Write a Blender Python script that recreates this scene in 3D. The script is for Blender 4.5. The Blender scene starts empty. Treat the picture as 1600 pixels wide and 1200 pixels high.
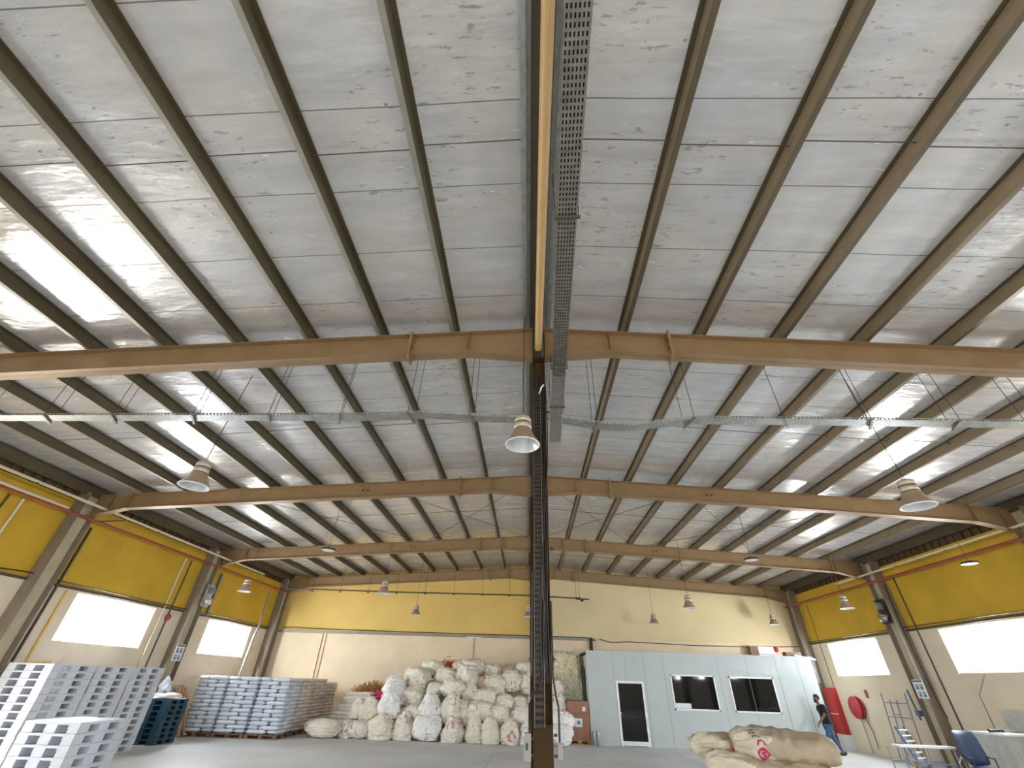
import bpy, math, random
from mathutils import Vector, Matrix, noise
random.seed(7)
R = math.radians
sc = bpy.context.scene
COL = sc.collection

# ------------------------------------------------------------------ camera
cam_d = bpy.data.cameras.new('camera')
cam_d.sensor_width = 36.0
cam_d.lens = 657.52 / 1600 * 36.0
cam_d.clip_start = 0.05
cam = bpy.data.objects.new('camera', cam_d); COL.objects.link(cam)
cr = Vector((0.99911741, 0.03236409, 0.02677638))
cu = Vector((-0.00310676, -0.57877682, 0.81548007))
cf = Vector((-0.04188982, 0.81484352, 0.57816544))
cam.matrix_world = Matrix(((cr.x, cu.x, -cf.x, 0.046), (cr.y, cu.y, -cf.y, 0.0), (cr.z, cu.z, -cf.z, 1.85), (0, 0, 0, 1)))
sc.camera = cam

# ------------------------------------------------------------------ world, sun, daylight, exposure
w = bpy.data.worlds.new('world'); sc.world = w; w.use_nodes = True
w.node_tree.nodes['Background'].inputs[0].default_value = (0.86, 0.93, 1.0, 1)
w.node_tree.nodes['Background'].inputs[1].default_value = 5.0
sun_d = bpy.data.lights.new('sun', 'SUN'); sun_d.energy = 3.0; sun_d.angle = R(0.6); sun_d.color = (1.0, 0.92, 0.80)
sun = bpy.data.objects.new('sun', sun_d); COL.objects.link(sun)
sun.rotation_euler = Vector((0.10, 0.92, -0.37)).to_track_quat('-Z', 'Y').to_euler()

XL, XR, YB, YF = -12.75, 13.10, 24.05, -9.0
WIN_L = [(12.78, 15.85), (18.82, 21.95), (0.4, 3.5), (-5.8, -2.7)]
WIN_R = [(12.9, 15.94), (18.92, 22.05), (6.7, 9.7), (0.4, 3.5), (-5.8, -2.7)]
DOOR_L = (6.9, 8.9)
WZ0, WZ1, ZB = 2.43, 3.60, 3.66

def day(name, loc, aim, sx, sy, power, col=(0.88, 0.94, 1.0)):
    d = bpy.data.lights.new(name, 'AREA'); d.shape = 'RECTANGLE'; d.size = sx; d.size_y = sy; d.energy = power; d.color = col
    o = bpy.data.objects.new(name, d); COL.objects.link(o); o.location = loc
    o.rotation_euler = Vector(aim).to_track_quat('-Z', 'Z').to_euler()
    return o
WP = lambda a: 620 if a > 5 else 110
for a, b in WIN_L: day('window_daylight', (XL - 0.24, (a + b) / 2, (WZ0 + WZ1) / 2), (1, 0, 0), b - a, WZ1 - WZ0, WP(a))
for a, b in WIN_R: day('window_daylight', (XR + 0.24, (a + b) / 2, (WZ0 + WZ1) / 2), (-1, 0, 0), b - a, WZ1 - WZ0, WP(a) if a > 5 else 300)
day('doorway_daylight', (XL - 0.24, sum(DOOR_L) / 2, 1.35), (1, -.1, -.35), DOOR_L[1] - DOOR_L[0], 2.6, 420, (1, .97, .92))
day('doorway_daylight', (0.2, YF - 0.3, 2.5), (0, 1, -.25), 13, 5.0, 75, (1, .97, .93))

vs = sc.view_settings
vs.view_transform = 'Standard'; vs.look = 'None'; vs.gamma = 1; vs.use_curve_mapping = False
vs.exposure = 0.46
sc.cycles.max_bounces = 8
sc.cycles.diffuse_bounces = 5
sc.cycles.glossy_bounces = 4
sc.cycles.sample_clamp_indirect = 6
sc.cycles.use_denoising = True

# ------------------------------------------------------------------ materials
MATS = {}
def lin(c):
    return tuple(((v / 255) / 12.92 if v / 255 <= 0.04045 else ((v / 255 + 0.055) / 1.055) ** 2.4) for v in c)
def mat(name, c, rough=0.6, metal=0.0, var=0.12, scale=6.0, bump=0.0, bscale=30.0, stretch=(1, 1, 1), spec=0.5, bdist=0.02):
    if name in MATS: return MATS[name]
    m = bpy.data.materials.new(name); m.use_nodes = True; MATS[name] = m
    nt = m.node_tree; N = nt.nodes; L = nt.links; b = N['Principled BSDF']
    c = lin(c)
    tc = N.new('ShaderNodeTexCoord'); mp = N.new('ShaderNodeMapping'); mp.inputs['Scale'].default_value = stretch
    L.new(tc.outputs['Object'], mp.inputs[0])
    n = N.new('ShaderNodeTexNoise'); n.inputs['Scale'].default_value = scale; n.inputs['Detail'].default_value = 5
    L.new(mp.outputs[0], n.inputs[0])
    r = N.new('ShaderNodeValToRGB')
    r.color_ramp.elements[0].position = 0.3; r.color_ramp.elements[1].position = 0.7
    r.color_ramp.elements[0].color = (*[x * (1 - var) for x in c], 1)
    r.color_ramp.elements[1].color = (*[min(1, x * (1 + var)) for x in c], 1)
    L.new(n.outputs[0], r.inputs[0]); L.new(r.outputs[0], b.inputs['Base Color'])
    b.inputs['Roughness'].default_value = rough; b.inputs['Metallic'].default_value = metal
    b.inputs['Specular IOR Level'].default_value = spec
    if bump > 0:
        n2 = N.new('ShaderNodeTexNoise'); n2.inputs['Scale'].default_value = bscale; n2.inputs['Detail'].default_value = 4
        L.new(mp.outputs[0], n2.inputs[0])
        bp = N.new('ShaderNodeBump'); bp.inputs['Strength'].default_value = bump; bp.inputs['Distance'].default_value = bdist
        L.new(n2.outputs[0], bp.inputs['Height']); L.new(bp.outputs[0], b.inputs['Normal'])
    return m

def foil():
    m = bpy.data.materials.new('foil_insulation'); m.use_nodes = True
    nt = m.node_tree; N = nt.nodes; L = nt.links; b = N['Principled BSDF']
    g = N.new('ShaderNodeNewGeometry')
    def mapn(s):
        mp = N.new('ShaderNodeMapping'); mp.inputs['Scale'].default_value = s; L.new(g.outputs['Position'], mp.inputs[0]); return mp.outputs[0]
    def nz(vec, s, d=4, rough=.55):
        n = N.new('ShaderNodeTexNoise'); n.inputs['Scale'].default_value = s; n.inputs['Detail'].default_value = d; n.inputs['Roughness'].default_value = rough
        L.new(vec, n.inputs[0]); return n.outputs[0]
    def ma(op, a, b_=None, v=None):
        x = N.new('ShaderNodeMath'); x.operation = op
        if hasattr(a, 'links'): L.new(a, x.inputs[0])
        else: x.inputs[0].default_value = a
        if b_ is not None: L.new(b_, x.inputs[1])
        if v is not None: x.inputs[1].default_value = v
        return x.outputs[0]
    def ramp(f, p0, c0, p1, c1):
        r = N.new('ShaderNodeValToRGB'); e = r.color_ramp.elements
        e[0].position = p0; e[0].color = (*c0, 1); e[1].position = p1; e[1].color = (*c1, 1); L.new(f, r.inputs[0]); return r.outputs[0]
    streak = nz(mapn((0.55, 2.6, 1)), 1.6, 8, .68)
    blotch = nz(mapn((1, 1, 1)), .9, 5)
    base = ramp(streak, .30, (.60, .592, .585), .66, (.74, .735, .725))
    warm = ramp(blotch, .40, (1.0, .98, .96), .64, (.92, .94, .99))
    mul = N.new('ShaderNodeMix'); mul.data_type = 'RGBA'; mul.blend_type = 'MULTIPLY'; mul.inputs[0].default_value = 1
    L.new(base, mul.inputs[6]); L.new(warm, mul.inputs[7])
    # dirty dots and smears
    dv = N.new('ShaderNodeTexVoronoi'); dv.inputs['Scale'].default_value = 3.2; L.new(mapn((1, 1.5, 1)), dv.inputs[0])
    dot = ma('LESS_THAN', dv.outputs['Distance'], v=.07)
    patch = ma('GREATER_THAN', nz(mapn((1, 1, 1)), 1.1, 2), v=.56)
    dots = ma('MULTIPLY', dot, patch)
    smear = ma('MULTIPLY', ma('GREATER_THAN', nz(mapn((1.5, 6, 1)), 3.0, 6, .7), v=.605), ma('GREATER_THAN', nz(mapn((1, 1, 1)), .55, 1), v=.52))
    dirt = ma('MAXIMUM', ma('MULTIPLY', dots, v=.55), ma('MULTIPLY', smear, v=.42))
    # lap seams across the slope, every 0.93 m
    sep = N.new('ShaderNodeSeparateXYZ'); L.new(g.outputs['Position'], sep.inputs[0])
    wob = ma('MULTIPLY', nz(mapn((.6, .2, 1)), 1.2, 1), v=.03)
    yy = ma('ADD', sep.outputs['Y'], wob)
    fr = ma('FRACT', ma('DIVIDE', ma('ADD', yy, v=93 - 1.93), v=.93))
    seam = ma('LESS_THAN', fr, v=.014)
    dirt = ma('MAXIMUM', dirt, ma('MULTIPLY', seam, v=.72))
    mx = N.new('ShaderNodeMix'); mx.data_type = 'RGBA'; L.new(dirt, mx.inputs[0]); L.new(mul.outputs[2], mx.inputs[6]); mx.inputs[7].default_value = (.10, .095, .09, 1)
    L.new(mx.outputs[2], b.inputs['Base Color'])
    b.inputs['Metallic'].default_value = .42
    rr = ramp(nz(mapn((.7, 3, 1)), 2.2, 5), .35, (.16,) * 3, .7, (.28,) * 3)
    L.new(rr, b.inputs['Roughness'])
    # crinkles: broad waves, dents, small creases
    h1 = nz(mapn((.8, 2.2, 1)), 1.4, 3)
    h2 = nz(mapn((1, 2.5, 1)), 9, 6, .62)
    vd = N.new('ShaderNodeTexVoronoi'); vd.inputs['Scale'].default_value = 4.5; L.new(mapn((1, 1, 1)), vd.inputs[0])
    dent = ramp(vd.outputs['Distance'], 0.0, (1, 1, 1), .16, (0, 0, 0))
    soft = ramp(nz(mapn((1, 1, 1)), 1.1, 2), .50, (0, 0, 0), .62, (1, 1, 1))
    dn = N.new('ShaderNodeMix'); dn.data_type = 'FLOAT'; L.new(soft, dn.inputs[0]); dn.inputs[2].default_value = 0; L.new(dent, dn.inputs[3])
    hh = ma('ADD', ma('ADD', ma('MULTIPLY', h1, v=1.1), ma('MULTIPLY', h2, v=.14)), ma('MULTIPLY', dn.outputs[0], v=.16))
    hh = ma('ADD', hh, ma('MULTIPLY', seam, v=-.25))
    bp = N.new('ShaderNodeBump'); bp.inputs['Strength'].default_value = .38; bp.inputs['Distance'].default_value = .05
    L.new(hh, bp.inputs['Height']); L.new(bp.outputs[0], b.inputs['Normal'])
    return m

def floor_mat():
    m = mat('concrete_floor', (198, 199, 198), .62, 0, .10, .5, .15, 8)
    nt = m.node_tree; N = nt.nodes; L = nt.links; b = N['Principled BSDF']
    g = N.new('ShaderNodeNewGeometry'); sep = N.new('ShaderNodeSeparateXYZ'); L.new(g.outputs['Position'], sep.inputs[0])
    def line(axis, per, off):
        a = N.new('ShaderNodeMath'); a.operation = 'ADD'; L.new(sep.outputs[axis], a.inputs[0]); a.inputs[1].default_value = off
        d = N.new('ShaderNodeMath'); d.operation = 'DIVIDE'; L.new(a.outputs[0], d.inputs[0]); d.inputs[1].default_value = per
        f = N.new('ShaderNodeMath'); f.operation = 'FRACT'; L.new(d.outputs[0], f.inputs[0])
        l = N.new('ShaderNodeMath'); l.operation = 'LESS_THAN'; L.new(f.outputs[0], l.inputs[0]); l.inputs[1].default_value = .02 / per
        return l.outputs[0]
    mx = N.new('ShaderNodeMath'); mx.operation = 'MAXIMUM'; L.new(line('X', 6.2, 100.3), mx.inputs[0]); L.new(line('Y', 6.2, 100.9), mx.inputs[1])
    mm = N.new('ShaderNodeMix'); mm.data_type = 'RGBA'
    sc_ = N.new('ShaderNodeMath'); sc_.operation = 'MULTIPLY'; L.new(mx.outputs[0], sc_.inputs[0]); sc_.inputs[1].default_value = .6
    L.new(sc_.outputs[0], mm.inputs[0])
    src = b.inputs['Base Color'].links[0].from_socket
    L.new(src, mm.inputs[6]); mm.inputs[7].default_value = (.12, .12, .12, 1); L.new(mm.outputs[2], b.inputs['Base Color'])
    return m

def sack_mat(name, c, ink, amount=.60, ink2=None):
    m = mat(name, c, .55, 0, .08, 4, .5, 11, (1, 1, .7), bdist=.03)
    nt = m.node_tree; N = nt.nodes; L = nt.links; b = N['Principled BSDF']
    tc = N.new('ShaderNodeTexCoord')
    def thr(scale, st, v, det=1.5):
        mp = N.new('ShaderNodeMapping'); mp.inputs['Scale'].default_value = st; L.new(tc.outputs['Object'], mp.inputs[0])
        oi = N.new('ShaderNodeObjectInfo'); ad = N.new('ShaderNodeVectorMath'); ad.operation = 'ADD'; L.new(mp.outputs[0], ad.inputs[0])
        cmb = N.new('ShaderNodeCombineXYZ'); mu = N.new('ShaderNodeMath'); mu.operation = 'MULTIPLY'; mu.inputs[1].default_value = 40; L.new(oi.outputs['Random'], mu.inputs[0])
        for i in range(3): L.new(mu.outputs[0], cmb.inputs[i])
        L.new(cmb.outputs[0], ad.inputs[1])
        n = N.new('ShaderNodeTexNoise'); n.inputs['Scale'].default_value = scale; n.inputs['Detail'].default_value = det; L.new(ad.outputs[0], n.inputs[0])
        t = N.new('ShaderNodeMath'); t.operation = 'GREATER_THAN'; t.inputs[1].default_value = v; L.new(n.outputs[0], t.inputs[0]); return t.outputs[0]
    a = thr(9, (1, 1, .45), amount - .03, 3); c2 = thr(1.7, (1, 1, 1), .55, 0)
    mu = N.new('ShaderNodeMath'); mu.operation = 'MULTIPLY'; L.new(a, mu.inputs[0]); L.new(c2, mu.inputs[1])
    m2 = N.new('ShaderNodeMath'); m2.operation = 'MULTIPLY'; L.new(mu.outputs[0], m2.inputs[0]); m2.inputs[1].default_value = .7
    mm = N.new('ShaderNodeMix'); mm.data_type = 'RGBA'; L.new(m2.outputs[0], mm.inputs[0])
    L.new(b.inputs['Base Color'].links[0].from_socket, mm.inputs[6]); mm.inputs[7].default_value = (*lin(ink), 1)
    L.new(mm.outputs[2], b.inputs['Base Color'])
    return m

def glass_dark():
    m = bpy.data.materials.new('dark_glass'); m.use_nodes = True; b = m.node_tree.nodes['Principled BSDF']
    b.inputs['Base Color'].default_value = (.006, .007, .008, 1); b.inputs['Roughness'].default_value = .04; b.inputs['Specular IOR Level'].default_value = .5
    return m

def film_mat():
    m = bpy.data.materials.new('clear_film'); m.use_nodes = True; b = m.node_tree.nodes['Principled BSDF']
    b.inputs['Base Color'].default_value = (.8, .85, .88, 1); b.inputs['Roughness'].default_value = .15; b.inputs['Alpha'].default_value = .16
    return m

def block_mat(name, c, bw, bh, axis, var=.05, mortar=.93):
    m = mat(name, c, .8, 0, var, 1.3, .08, 40)
    nt = m.node_tree; N = nt.nodes; L = nt.links; b = N['Principled BSDF']
    g = N.new('ShaderNodeNewGeometry'); sep = N.new('ShaderNodeSeparateXYZ'); L.new(g.outputs['Position'], sep.inputs[0])
    cmb = N.new('ShaderNodeCombineXYZ'); L.new(sep.outputs[axis], cmb.inputs[0]); L.new(sep.outputs['Z'], cmb.inputs[1])
    br = N.new('ShaderNodeTexBrick'); br.inputs['Scale'].default_value = 1; br.inputs['Brick Width'].default_value = bw; br.inputs['Row Height'].default_value = bh
    br.inputs['Mortar Size'].default_value = .006
    br.inputs['Color1'].default_value = (1, 1, 1, 1); br.inputs['Color2'].default_value = (.97, .97, .97, 1); br.inputs['Mortar'].default_value = (mortar,) * 3 + (1,)
    L.new(cmb.outputs[0], br.inputs[0])
    mm = N.new('ShaderNodeMix'); mm.data_type = 'RGBA'; mm.blend_type = 'MULTIPLY'; mm.inputs[0].default_value = 1
    L.new(b.inputs['Base Color'].links[0].from_socket, mm.inputs[6]); L.new(br.outputs[0], mm.inputs[7]); L.new(mm.outputs[2], b.inputs['Base Color'])
    return m

def carton_mat():
    m = mat('carton_board', (152, 106, 82), .5, 0, .10, 3)
    return m

M = dict(
    foil=foil(), floor=floor_mat(),
    rafter=mat('rafter_paint', (146, 119, 86), .45, .15, .10, 3, .05, 30),
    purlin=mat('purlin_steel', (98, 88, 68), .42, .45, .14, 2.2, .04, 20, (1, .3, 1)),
    flangelit=mat('purlin_flange_lit', (150, 148, 138), .45, .4, .1, 4),  # same purlin steel, paled: floor light painted onto the left-slope flanges
    weblit=mat('purlin_web_lit', (136, 120, 96), .45, .2, .1, 4),  # same purlin steel, lighter brown: light painted onto the right-slope webs
    ridge=mat('ridge_sheet', (92, 80, 64), .6, 0, .1, 2),
    galv=mat('galvanised', (165, 168, 165), .38, .75, .18, 9),
    galvdark=mat('galvanised_dusty', (132, 127, 118), .5, .6, .22, 9),
    colpaint=mat('column_paint', (68, 49, 26), .75, 0, .15, 3, spec=.2),
    coldark=mat('column_dark', (50, 40, 30), .6, .1, .2, 5),
    wallcream=block_mat('wall_cream_side', (222, 207, 182), .9, 1.17, 'Y'),
    wallcreamB=block_mat('wall_cream_back', (232, 212, 180), 3.1, 1.2, 'X'),
    mustard=mat('wall_mustard', (196, 158, 40), .75, 0, .10, 1.2, .05, 20),
    mustardB=mat('wall_ochre', (222, 188, 108), .75, 0, .05, .8),
    creamB=mat('wall_pale_upper', (222, 203, 160), .75, 0, .04, .8),
    fascia=mat('eave_fascia', (92, 72, 46), .7, 0, .2, 4),
    pipe=mat('tan_pipe', (198, 164, 112), .4, 0, .05, 4),
    cream=mat('cream_pipe', (214, 202, 172), .5, 0, .06, 4),
    red=mat('red_paint', (178, 42, 50), .4, 0, .08, 5),
    redpipe=mat('red_pipe', (150, 62, 48), .5, 0, .1, 5),
    cable=mat('black_cable', (34, 30, 28), .5, 0, .1, 10),
    rod=mat('thin_steel', (84, 78, 70), .5, .4, .1, 10),
    lamp=mat('lamp_housing', (196, 184, 166), .4, .35, .06, 8),
    bellin=mat('lamp_reflector', (222, 226, 230), .3, .2, .05, 8),
    belldark=mat('lamp_shade_outer', (170, 148, 124), .4, .4, .08, 8),
    black=mat('black_plastic', (22, 22, 24), .45, 0, .1, 8),
    white=mat('white_plastic', (226, 228, 230), .5, 0, .04, 5),
    pallet=mat('white_pallet_plastic', (205, 208, 216), .5, 0, .08, 3, .05, 20),
    teal=mat('teal_pallet_plastic', (24, 58, 74), .45, 0, .12, 4),
    wood=mat('pallet_wood', (176, 138, 92), .7, 0, .18, 8, .1, 20, (1, 6, 6)),
    wood2=mat('pallet_wood_dark', (120, 92, 70), .7, 0, .18, 8, .1, 20, (1, 6, 6)),
    tube=mat('cardboard_tube', (186, 146, 104), .7, 0, .12, 6),
    bag=mat('white_film_bag', (214, 220, 228), .32, 0, .05, 5, .5, 9),
    bagw=mat('beige_film_bag', (222, 212, 204), .4, 0, .05, 5, .5, 9),
    sackA=sack_mat('sack_cream_red', (226, 220, 206), (176, 60, 66), .62),
    sackB=sack_mat('sack_pale_red', (232, 230, 226), (188, 70, 84), .61),
    sackC=sack_mat('sack_plain', (226, 219, 202), (120, 120, 110), .70),
    sackD=sack_mat('sack_dark_ink', (230, 226, 216), (70, 74, 84), .62),
    sackE=sack_mat('sack_pinkish', (206, 182, 158), (150, 110, 90), .70),
    kraft=mat('kraft_sack', (176, 158, 132), .55, 0, .06, 2.5, .35, 7, bdist=.03),
    kraftpale=mat('kraft_sack_pale', (208, 198, 174), .45, 0, .07, 3, .9, 6, bdist=.03),
    ink=mat('dark_ink', (70, 66, 60), .6), magenta=mat('magenta_ink', (196, 32, 92), .5),
    net=mat('shredded_strips', (244, 236, 212), .5, 0, .2, 6), netdark=mat('shredded_core', (222, 208, 176), .9, 0, .3, 9, .6, 20),
    orange=mat('orange_mesh', (214, 96, 50), .6), straw=mat('straw_brown', (176, 124, 66), .7, 0, .2, 12),
    carton=carton_mat(), label=mat('paper_label', (222, 226, 228), .6), blueprint=mat('label_blue', (90, 130, 170), .6),
    office=mat('office_panel', (184, 192, 190), .42, 0, .02, 2), officeside=mat('office_side_panel', (200, 198, 178), .5, 0, .03, 2),
    frame=mat('window_frame', (236, 238, 238), .35), glass=glass_dark(), film=film_mat(),
    skin=mat('skin', (128, 88, 70), .5), shirt=mat('black_shirt', (24, 26, 30), .85), jeans=mat('blue_jeans', (66, 92, 122), .8, 0, .25, 9),
    hair=mat('dark_hair', (26, 22, 20), .7), shoe=mat('dark_shoe', (34, 34, 40), .6),
    steelblue=mat('blue_grey_paint', (92, 112, 140), .45, .1, .1, 5), navy=mat('navy_fabric', (26, 52, 84), .55, 0, .2, 6),
    tubegrey=mat('grey_tube', (140, 146, 160), .4, .5, .1, 6), yellow=mat('yellow_plastic', (226, 184, 40), .5),
    poster=mat('poster_white', (222, 228, 230), .6), posterink=mat('poster_ink', (96, 116, 134), .6),
    brownbox=mat('brown_box', (128, 98, 82), .7), greybox=mat('grey_metal_box', (178, 180, 172), .5),
    chrome=mat('chrome', (210, 212, 214), .2, .9), cloth=mat('white_cloth', (232, 228, 222), .8, 0, .05, 6, .6, 12),
    colside=mat('side_column_paint', (130, 118, 102), .5, .1, .12, 4), colweb=mat('side_column_web', (190, 178, 150), .6, 0, .08, 4),
    ledge=mat('grey_ledge', (142, 138, 130), .5, .2, .1, 5), ground=mat('outside_ground', (200, 190, 172), .9),
)

# ------------------------------------------------------------------ mesh builder
class MB:
    def __init__(s): s.v = []; s.f = []; s.m = []; s.sm = []
    def add(s, vs, fs, mi=0, smooth=False):
        o = len(s.v); s.v += [tuple(v) for v in vs]
        for f in fs: s.f.append([i + o for i in f]); s.m.append(mi); s.sm.append(smooth)
        return s
    def box(s, x0, x1, y0, y1, z0, z1, mi=0, T=None):
        if x0 > x1: x0, x1 = x1, x0
        if y0 > y1: y0, y1 = y1, y0
        if z0 > z1: z0, z1 = z1, z0
        vs = [(x, y, z) for x in (x0, x1) for y in (y0, y1) for z in (z0, z1)]
        if T: vs = [T @ Vector(v) for v in vs]
        return s.add(vs, [(0, 1, 3, 2), (4, 6, 7, 5), (0, 4, 5, 1), (2, 3, 7, 6), (0, 2, 6, 4), (1, 5, 7, 3)], mi)
    def tube(s, pts, r, n=8, mi=0, caps=True, r2=None):
        pts = [Vector(p) for p in pts]; rings = []
        up = Vector((0, 0, 1))
        for i, p in enumerate(pts):
            t = (pts[min(i + 1, len(pts) - 1)] - pts[max(i - 1, 0)]).normalized()
            a = t.cross(up if abs(t.z) < .95 else Vector((1, 0, 0))).normalized(); b = t.cross(a)
            rr = r if r2 is None else r + (r2 - r) * i / (len(pts) - 1)
            rings.append([p + (a * math.cos(2 * math.pi * k / n) + b * math.sin(2 * math.pi * k / n)) * rr for k in range(n)])
        vs = [v for g in rings for v in g]; fs = []
        for i in range(len(pts) - 1):
            for k in range(n): fs.append((i * n + k, i * n + (k + 1) % n, (i + 1) * n + (k + 1) % n, (i + 1) * n + k))
        s.add(vs, fs, mi, True)
        if caps:
            s.add(rings[0], [tuple(range(n))[::-1]], mi); s.add(rings[-1], [tuple(range(n))], mi)
        return s
    def lathe(s, prof, c=(0, 0, 0), n=28, mi=0, T=None):
        vs = [Vector((c[0] + r * math.cos(2 * math.pi * k / n), c[1] + r * math.sin(2 * math.pi * k / n), c[2] + z)) for r, z in prof for k in range(n)]
        if T: vs = [T @ v for v in vs]
        fs = [(i * n + k, i * n + (k + 1) % n, (i + 1) * n + (k + 1) % n, (i + 1) * n + k) for i in range(len(prof) - 1) for k in range(n)]
        return s.add(vs, fs, mi, True)
    def prism(s, poly, y0, y1, mi=0, axis='y'):   # poly in (x,z), extruded along y (or in (y,z) along x)
        n = len(poly)
        if axis == 'y': vs = [(x, y0, z) for x, z in poly] + [(x, y1, z) for x, z in poly]
        else: vs = [(y0, a, z) for a, z in poly] + [(y1, a, z) for a, z in poly]
        fs = [tuple(range(n)), tuple(range(n, 2 * n))[::-1]] + [(i, i + n, (i + 1) % n + n, (i + 1) % n) for i in range(n)]
        return s.add(vs, fs, mi)
    def mesh(s, name, mats):
        me = bpy.data.meshes.new(name); me.from_pydata(s.v, [], s.f)
        for m in (mats if isinstance(mats, (list, tuple)) else [mats]): me.materials.append(m)
        me.polygons.foreach_set('material_index', s.m); me.polygons.foreach_set('use_smooth', s.sm); me.update()
        return me
    def build(s, name, mats, parent=None, loc=(0, 0, 0), rz=0):
        return put(name, s.mesh(name, mats), parent, loc, rz)
def put(name, me, parent=None, loc=(0, 0, 0), rz=0):
    o = bpy.data.objects.new(name, me); COL.objects.link(o); o.location = loc
    o.rotation_euler = rz if isinstance(rz, (tuple, list)) else (0, 0, rz)
    if parent: o.parent = parent
    return o
def tag(o, label, cat, group=None, kind=None):
    o['label'] = label; o['category'] = cat
    if group: o['group'] = group
    if kind: o['kind'] = kind
    return o
def thing(name, label, cat, loc=(0, 0, 0), rz=0, group=None):
    o = bpy.data.objects.new(name, None); COL.objects.link(o); o.location = loc
    o.rotation_euler = rz if isinstance(rz, (tuple, list)) else (0, 0, rz); o.empty_display_size = .2
    return tag(o, label, cat, group)
def dup(root, loc, rz=0, label=None):
    kids = list(root.children)
    r = root.copy(); COL.objects.link(r); r.location = loc; r.rotation_euler = rz if isinstance(rz, (tuple, list)) else (0, 0, rz)
    if label: r['label'] = label
    for ch in kids:
        c = ch.copy(); COL.objects.link(c); c.parent = r
        for g in list(ch.children):
            d = g.copy(); COL.objects.link(d); d.parent = c
    return r
def struct(o): o['kind'] = 'structure'; return o
ORD = ['first', 'second', 'third', 'fourth', 'fifth', 'sixth', 'seventh', 'eighth', 'ninth', 'tenth', 'eleventh', 'twelfth', 'thirteenth', 'fourteenth']

X0 = 0.19
S = 0.0617
def rt(x): return 6.785 - S * abs(x - X0)
FY = [-0.90, 5.30, 11.52, 17.73, 23.62]

# ------------------------------------------------------------------ room shell
b = MB(); b.box(XL - .3, XR + .3, YF - .3, YB + .3, -.2, 0); struct(b.build('floor', M['floor']))
b = MB(); b.box(-70, 70, -70, 90, -.5, -.25); struct(b.build('ground', M['ground']))
b = MB()
for sg, xe in ((-1, XL - .4), (1, XR + .4)):
    z0 = 6.985; z1 = 6.985 - S * abs(xe - X0); g = X0 + sg * .195
    b.prism([(g, z0 - S * .195), (xe, z1), (xe, z1 + .06), (g, z0 + .06)], YF - .3, YB + .3, 0)
b.box(X0 - .20, X0 + .20, YF - .3, YB + .3, 6.99, 7.05, 1)
struct(b.build('ceiling', [M['foil'], M['ridge']]))

def side_wall(name, x0, x1, wins, door=None):
    b = MB(); zt = 5.72
    ops = [(a, c, WZ0, WZ1) for a, c in wins]
    if door: ops.append((door[0], door[1], 0, 2.65))
    ops.sort()
    y = YF
    for a, c, za, zc in ops:
        b.box(x0, x1, y, a, 0, ZB, 0)
        if za > 0: b.box(x0, x1, a, c, 0, za, 0)
        b.box(x0, x1, a, c, zc, ZB, 0)
        y = c
    b.box(x0, x1, y, YB, 0, ZB, 0)
    b.box(x0, x1, YF, YB, ZB, zt, 1)
    # corrugated fascia between wall head and roof
    xi = x1 if abs(x1) < abs(x0) else x0; sg = 1 if xi == x1 else -1
    b.box(xi - sg * .10, xi - sg * .14, YF, YB, zt, 6.3, 2)
    yy = YF
    while yy < YB - .2:
        b.box(xi - sg * .10, xi - sg * .045, yy, yy + .16, zt, 6.3, 2); yy += .30
    return struct(b.build(name, [M['wallcream'], M['mustard'], M['fascia']]))
side_wall('wall_left', XL - .22, XL, WIN_L, DOOR_L)
side_wall('wall_right', XR, XR + .22, WIN_R)
b = MB()
b.box(XL - .22, XR + .22, YB, YB + .22, 0, ZB, 0)
b.box(XL - .22, X0, YB, YB + .22, ZB, 7.0, 1); b.box(X0, XR + .22, YB, YB + .22, ZB, 7.0, 2)
struct(b.build('wall_back', [M['wallcreamB'], M['mustardB'], M['creamB']]))
b = MB()
b.box(XL - .22, -6.5, YF - .22, YF, 0, 7, 0); b.box(6.9, XR + .22, YF - .22, YF, 0, 7, 0); b.box(-6.5, 6.9, YF - .22, YF, 5.0, 7, 0)
struct(b.build('wall_front', M['wallcream']))
b = MB(); b.box(-6.6, -6.5, YF - .25, YF + .03, 0, 5.1); b.box(6.9, 7.0, YF - .25, YF + .03, 0, 5.1); b.box(-6.6, 7.0, YF - .25, YF + .03, 5.0, 5.1)
struct(b.build('door_1', M['ledge']))
b = MB(); b.box(XL - .1, XL + .03, DOOR_L[0] - .06, DOOR_L[0], 0, 2.7); b.box(XL - .1, XL + .03, DOOR_L[1], DOOR_L[1] + .06, 0, 2.7); b.box(XL - .1, XL + .03, DOOR_L[0], DOOR_L[1], 2.65, 2.7)
struct(b.build('door_2', M['ledge']))
# window openings: thin frames and the jagged lower lip of the translucent sheets
wi = 0
for side, wins in ((-1, WIN_L), (1, WIN_R)):
    for a, c in wins:
        wi += 1; b = MB(); xi = XL if side < 0 else XR; t = .22 * side
        for (y0, y1, z0, z1) in ((a - .02, a + .02, WZ0, WZ1), (c - .02, c + .02, WZ0, WZ1), (a, c, WZ1 - .02, WZ1 + .02), (a, c, WZ0 - .02, WZ0 + .015)):
            b.box(xi + t * .95, xi + t * .3, y0, y1, z0, z1)
        y = a + .3
        while y < c - .2:
            b.box(xi + t * .8, xi + t * .5, y, y + .05, WZ0, WZ0 + random.choice((.03, .05, .07))); y += random.choice((.45, .6, .75))
        struct(b.build('window_%d' % wi, M['wallcream']))
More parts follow.
